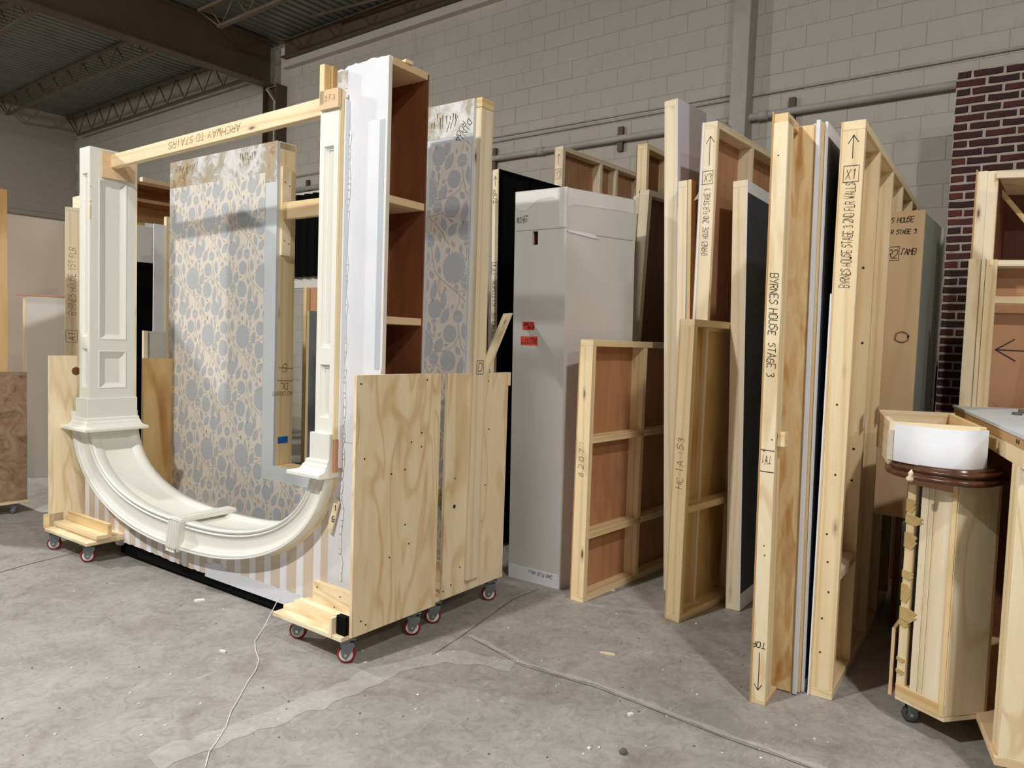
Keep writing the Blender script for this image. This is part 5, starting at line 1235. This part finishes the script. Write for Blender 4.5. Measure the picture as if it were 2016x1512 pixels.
# beige wall
bx = -10.0; c0, c1 = PX(8, 420, bx), PX(128, 435, bx); t = empty('beige_wall_section', (bx, 3.4, 0), 'broad pale beige wall section standing far back on the left', 'set wall')
obj('wall_sheet', MB().box(WORLD, bx-.02, bx, 1.5, c1[1]+.35, 0, c0[2], 'z'), MAT['beige_wall'], t); obj('bottom_rail', MB().box(WORLD, bx-.08, bx-.02, 1.5, c1[1]+.3, 0, .08, 'y'), MAT['pine'], t)
obj('top_rail', MB().box(WORLD, bx-.08, bx-.02, 1.5, c1[1]+.3, c0[2]-.05, c0[2]-.005, 'y'), MAT['pine'], t)
# smaller white panel
wB = FL(53, 940); wd_ = unit(FL(105, 939)-wB); hw = 1.79; Fw = Fr(wB, wd_, unit(np.cross(V3(0, 0, 1), wd_)))
t = empty('white_panel', wB, 'lower off white panel leaning before the beige wall', 'set flat')
obj('panel_face', MB().box(Fw, 0, .62, 0, .012, 0.002, hw, 'z'), MAT['grey_wall'], t)
obj('edge_stile', MB().box(Fw, -.03, 0, 0, .05, 0, hw-.02, 'z'), MAT['pine_pale'], t)
obj('top_strip', MB().box(Fw, -.09, .55, -.01, .03, hw, hw+.012, 'x'), MAT['luan'], t)
# lettered stile
B, T = base2((128, 407), (128, 640), 2.95)
t, F, H_ = flat('framed_flat', 'far left flat, lettered stile just left of the white pilaster', B, T, (-.80, .6, 0), .30, .125, 'R', 'grey_cool', 'pine_pale', group=None)
write('BYRNES HOUSE 1ST FLR', F.p(.09, 0, H_-1.0), F.Z, -F.X, .06, t, wd=.004, mat='pencil', fit=.62); write('A1', F.p(.085, 0, H_-1.24), F.Z, -F.X, .06, t, wd=.004, box=True, fit=.08)
p = PY(143, 388, 3.9); q = PY(157, 412, 3.9); o = obj('lumber_end', MB().box(WORLD, p[0], q[0]+.1, 3.9, 4.6, q[2]-.3, p[2], 'y'), MAT['pine_pale'], origin=p); tag(o, 'cut lumber end sticking up behind the lettered stile far left', 'board')
mbp = MB().box(WORLD, p[0]+.05, p[0]+.12, 4.0, 4.06, 0, q[2]-.3, 'z'); obj('post', mbp, MAT['pine'], o)
# brown shelf unit seen over the white header
sx = -8.4; t = empty('shelf_unit', (sx, 4.0, 0), 'brown bare wood shelf unit high up between pilaster and flowered wall', 'shelf')
q0, q1 = PX(262, 354, sx), PX(336, 366, sx); y0, y1 = q0[1]-.25, q1[1]+.3
obj('back_panel', MB().box(WORLD, sx-.42, sx-.40, y0, y1, 0, q0[2], 'y'), MAT['ply_gold'], t)
for (u, v) in ((262, 354), (262, 388), (262, 444)):
    z = PX(u, v, sx)[2]; obj('shelf', MB().box(WORLD, sx-.40, sx, y0, y1, z-.035, z, 'y'), MAT['luan'], t, bevel=.001)
obj('side_panel', MB().box(WORLD, sx-.40, sx, y0-.02, y0, 0, q0[2], 'z').box(WORLD, sx-.40, sx, y1, y1+.02, 0, q0[2], 'z'), MAT['ply_gold'], t)
x2 = -9.2; p, q = PX(281, 348, x2), PX(290, 368, x2); t = empty('framed_flat', (x2, p[1], 0), 'top corner of a reddish framed flat above the brown shelves', 'set flat')
obj('stile', MB().box(WORLD, x2-.08, x2, p[1], q[1], 0, p[2], 'z'), MAT['pine_pale'], t); r2 = PX(336, 358, x2); obj('skin', MB().box(WORLD, x2-.08, x2-.07, q[1], q[1]+1, 0, p[2]-.02, 'y'), MAT['luan_red'], t); obj('rail', MB().box(WORLD, x2-.08, x2, q[1], q[1]+1, p[2]-.06, p[2]-.01, 'y'), MAT['pine'], t)
# white header with black opening
hx = -7.6; p, q = PX(262, 441, hx), PX(306, 448, hx); z2 = PX(280, 516, hx)[2]
t = empty('doorway_wall', (hx, p[1], 0), 'off white doorway wall with a black opening behind the pilaster', 'set wall')
obj('header', MB().box(WORLD, hx-.03, hx, p[1]-.35, q[1]+.5, z2, p[2], 'y'), MAT['grey_wall'], t); obj('torn_paper', MB().box(WORLD, hx, hx+.002, p[1]+.12, p[1]+.22, p[2]-.01, p[2]+.03, 'y'), MAT['plaster'], t)
obj('side_wall', MB().box(WORLD, hx-.03, hx, q[1]+.25, q[1]+.5, 0, z2, 'z'), MAT['grey_wall'], t)
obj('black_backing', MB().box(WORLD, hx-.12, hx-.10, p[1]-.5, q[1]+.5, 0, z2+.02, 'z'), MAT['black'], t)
# white flat with wood edge
vx = -6.9; p, q = PX(303, 440, vx), PX(326, 444, vx); t = empty('white_panel', (vx, p[1], 0), 'bright white panel half in shadow with a bare stile beside the flowered paper', 'set flat')
obj('panel_face', MB().box(WORLD, vx-.012, vx, p[1], q[1], 0, p[2], 'z'), MAT['white_wall'], t); z = PX(329, 427, vx)[2]; r2 = PX(333, 427, vx); obj('edge_stile', MB().box(WORLD, vx-.03, vx+.02, q[1], r2[1]+.03, 0, z, 'z'), MAT['pine'], t)
vx = -6.3; p, q = PX(283, 651, vx), PX(291, 652, vx); r2 = PX(329, 653, vx); t = empty('white_panel', (vx, p[1], 0), 'low grey panel top with pale wood edge above the golden dolly side', 'set flat')
obj('edge_stile', MB().box(WORLD, vx-.03, vx, p[1], q[1], 0, p[2], 'z'), MAT['pine_pale'], t); obj('panel_face', MB().box(WORLD, vx-.03, vx-.018, q[1], r2[1], 0, q[2], 'z'), MAT['grey_wall'], t)
# ------------------------------------------------------------------ seen through the tall opening
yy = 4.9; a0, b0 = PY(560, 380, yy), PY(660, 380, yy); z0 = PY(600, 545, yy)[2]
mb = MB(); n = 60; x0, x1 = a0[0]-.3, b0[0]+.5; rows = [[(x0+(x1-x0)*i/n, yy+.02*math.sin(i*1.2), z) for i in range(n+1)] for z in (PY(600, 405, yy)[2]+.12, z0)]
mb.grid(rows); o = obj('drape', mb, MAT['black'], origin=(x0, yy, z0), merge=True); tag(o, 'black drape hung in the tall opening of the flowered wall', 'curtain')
t = empty('doorway_wall', (x0, yy+.1, 0), 'dim doorway wall glimpsed deep inside the tall opening', 'set wall')
z1 = PY(600, 562, yy)[2]
obj('header', MB().box(WORLD, x0, x1, yy+.04, yy+.08, z1-.02, z0+.9, 'x'), MAT['grey_wall'], t)
pj = PY(603, 600, yy); obj('side_wall', MB().box(WORLD, pj[0], x1, yy+.04, yy+.08, 0, z1-.02, 'z'), MAT['luan'], t); obj('jamb', MB().box(WORLD, pj[0]-.05, pj[0], yy+.0, yy+.1, 0, z1-.02, 'z'), MAT['pine_warm'], t)
obj('back_sheet', MB().box(WORLD, x0, pj[0], yy+.5, yy+.52, 0, z1+.1, 'z'), MAT['luan_dark'], t)
yl = 4.2; B = PY(600, 848, yl); B_ = B.copy(); B_[2] = 0; T_ = PY(604, 612, yl)
t, F, H_ = flat('framed_flat', 'short flat with grey skin standing inside the tall opening', B_, V3(B_[0], yl, T_[2]), (.3, 1, 0), .5, .06, 'R', 'grey_cool', 'pine_warm', group=None)
# small wheeled clutter behind the flowered wall is left dark
# front side of the hall behind the camera (keeps the light of the room in)
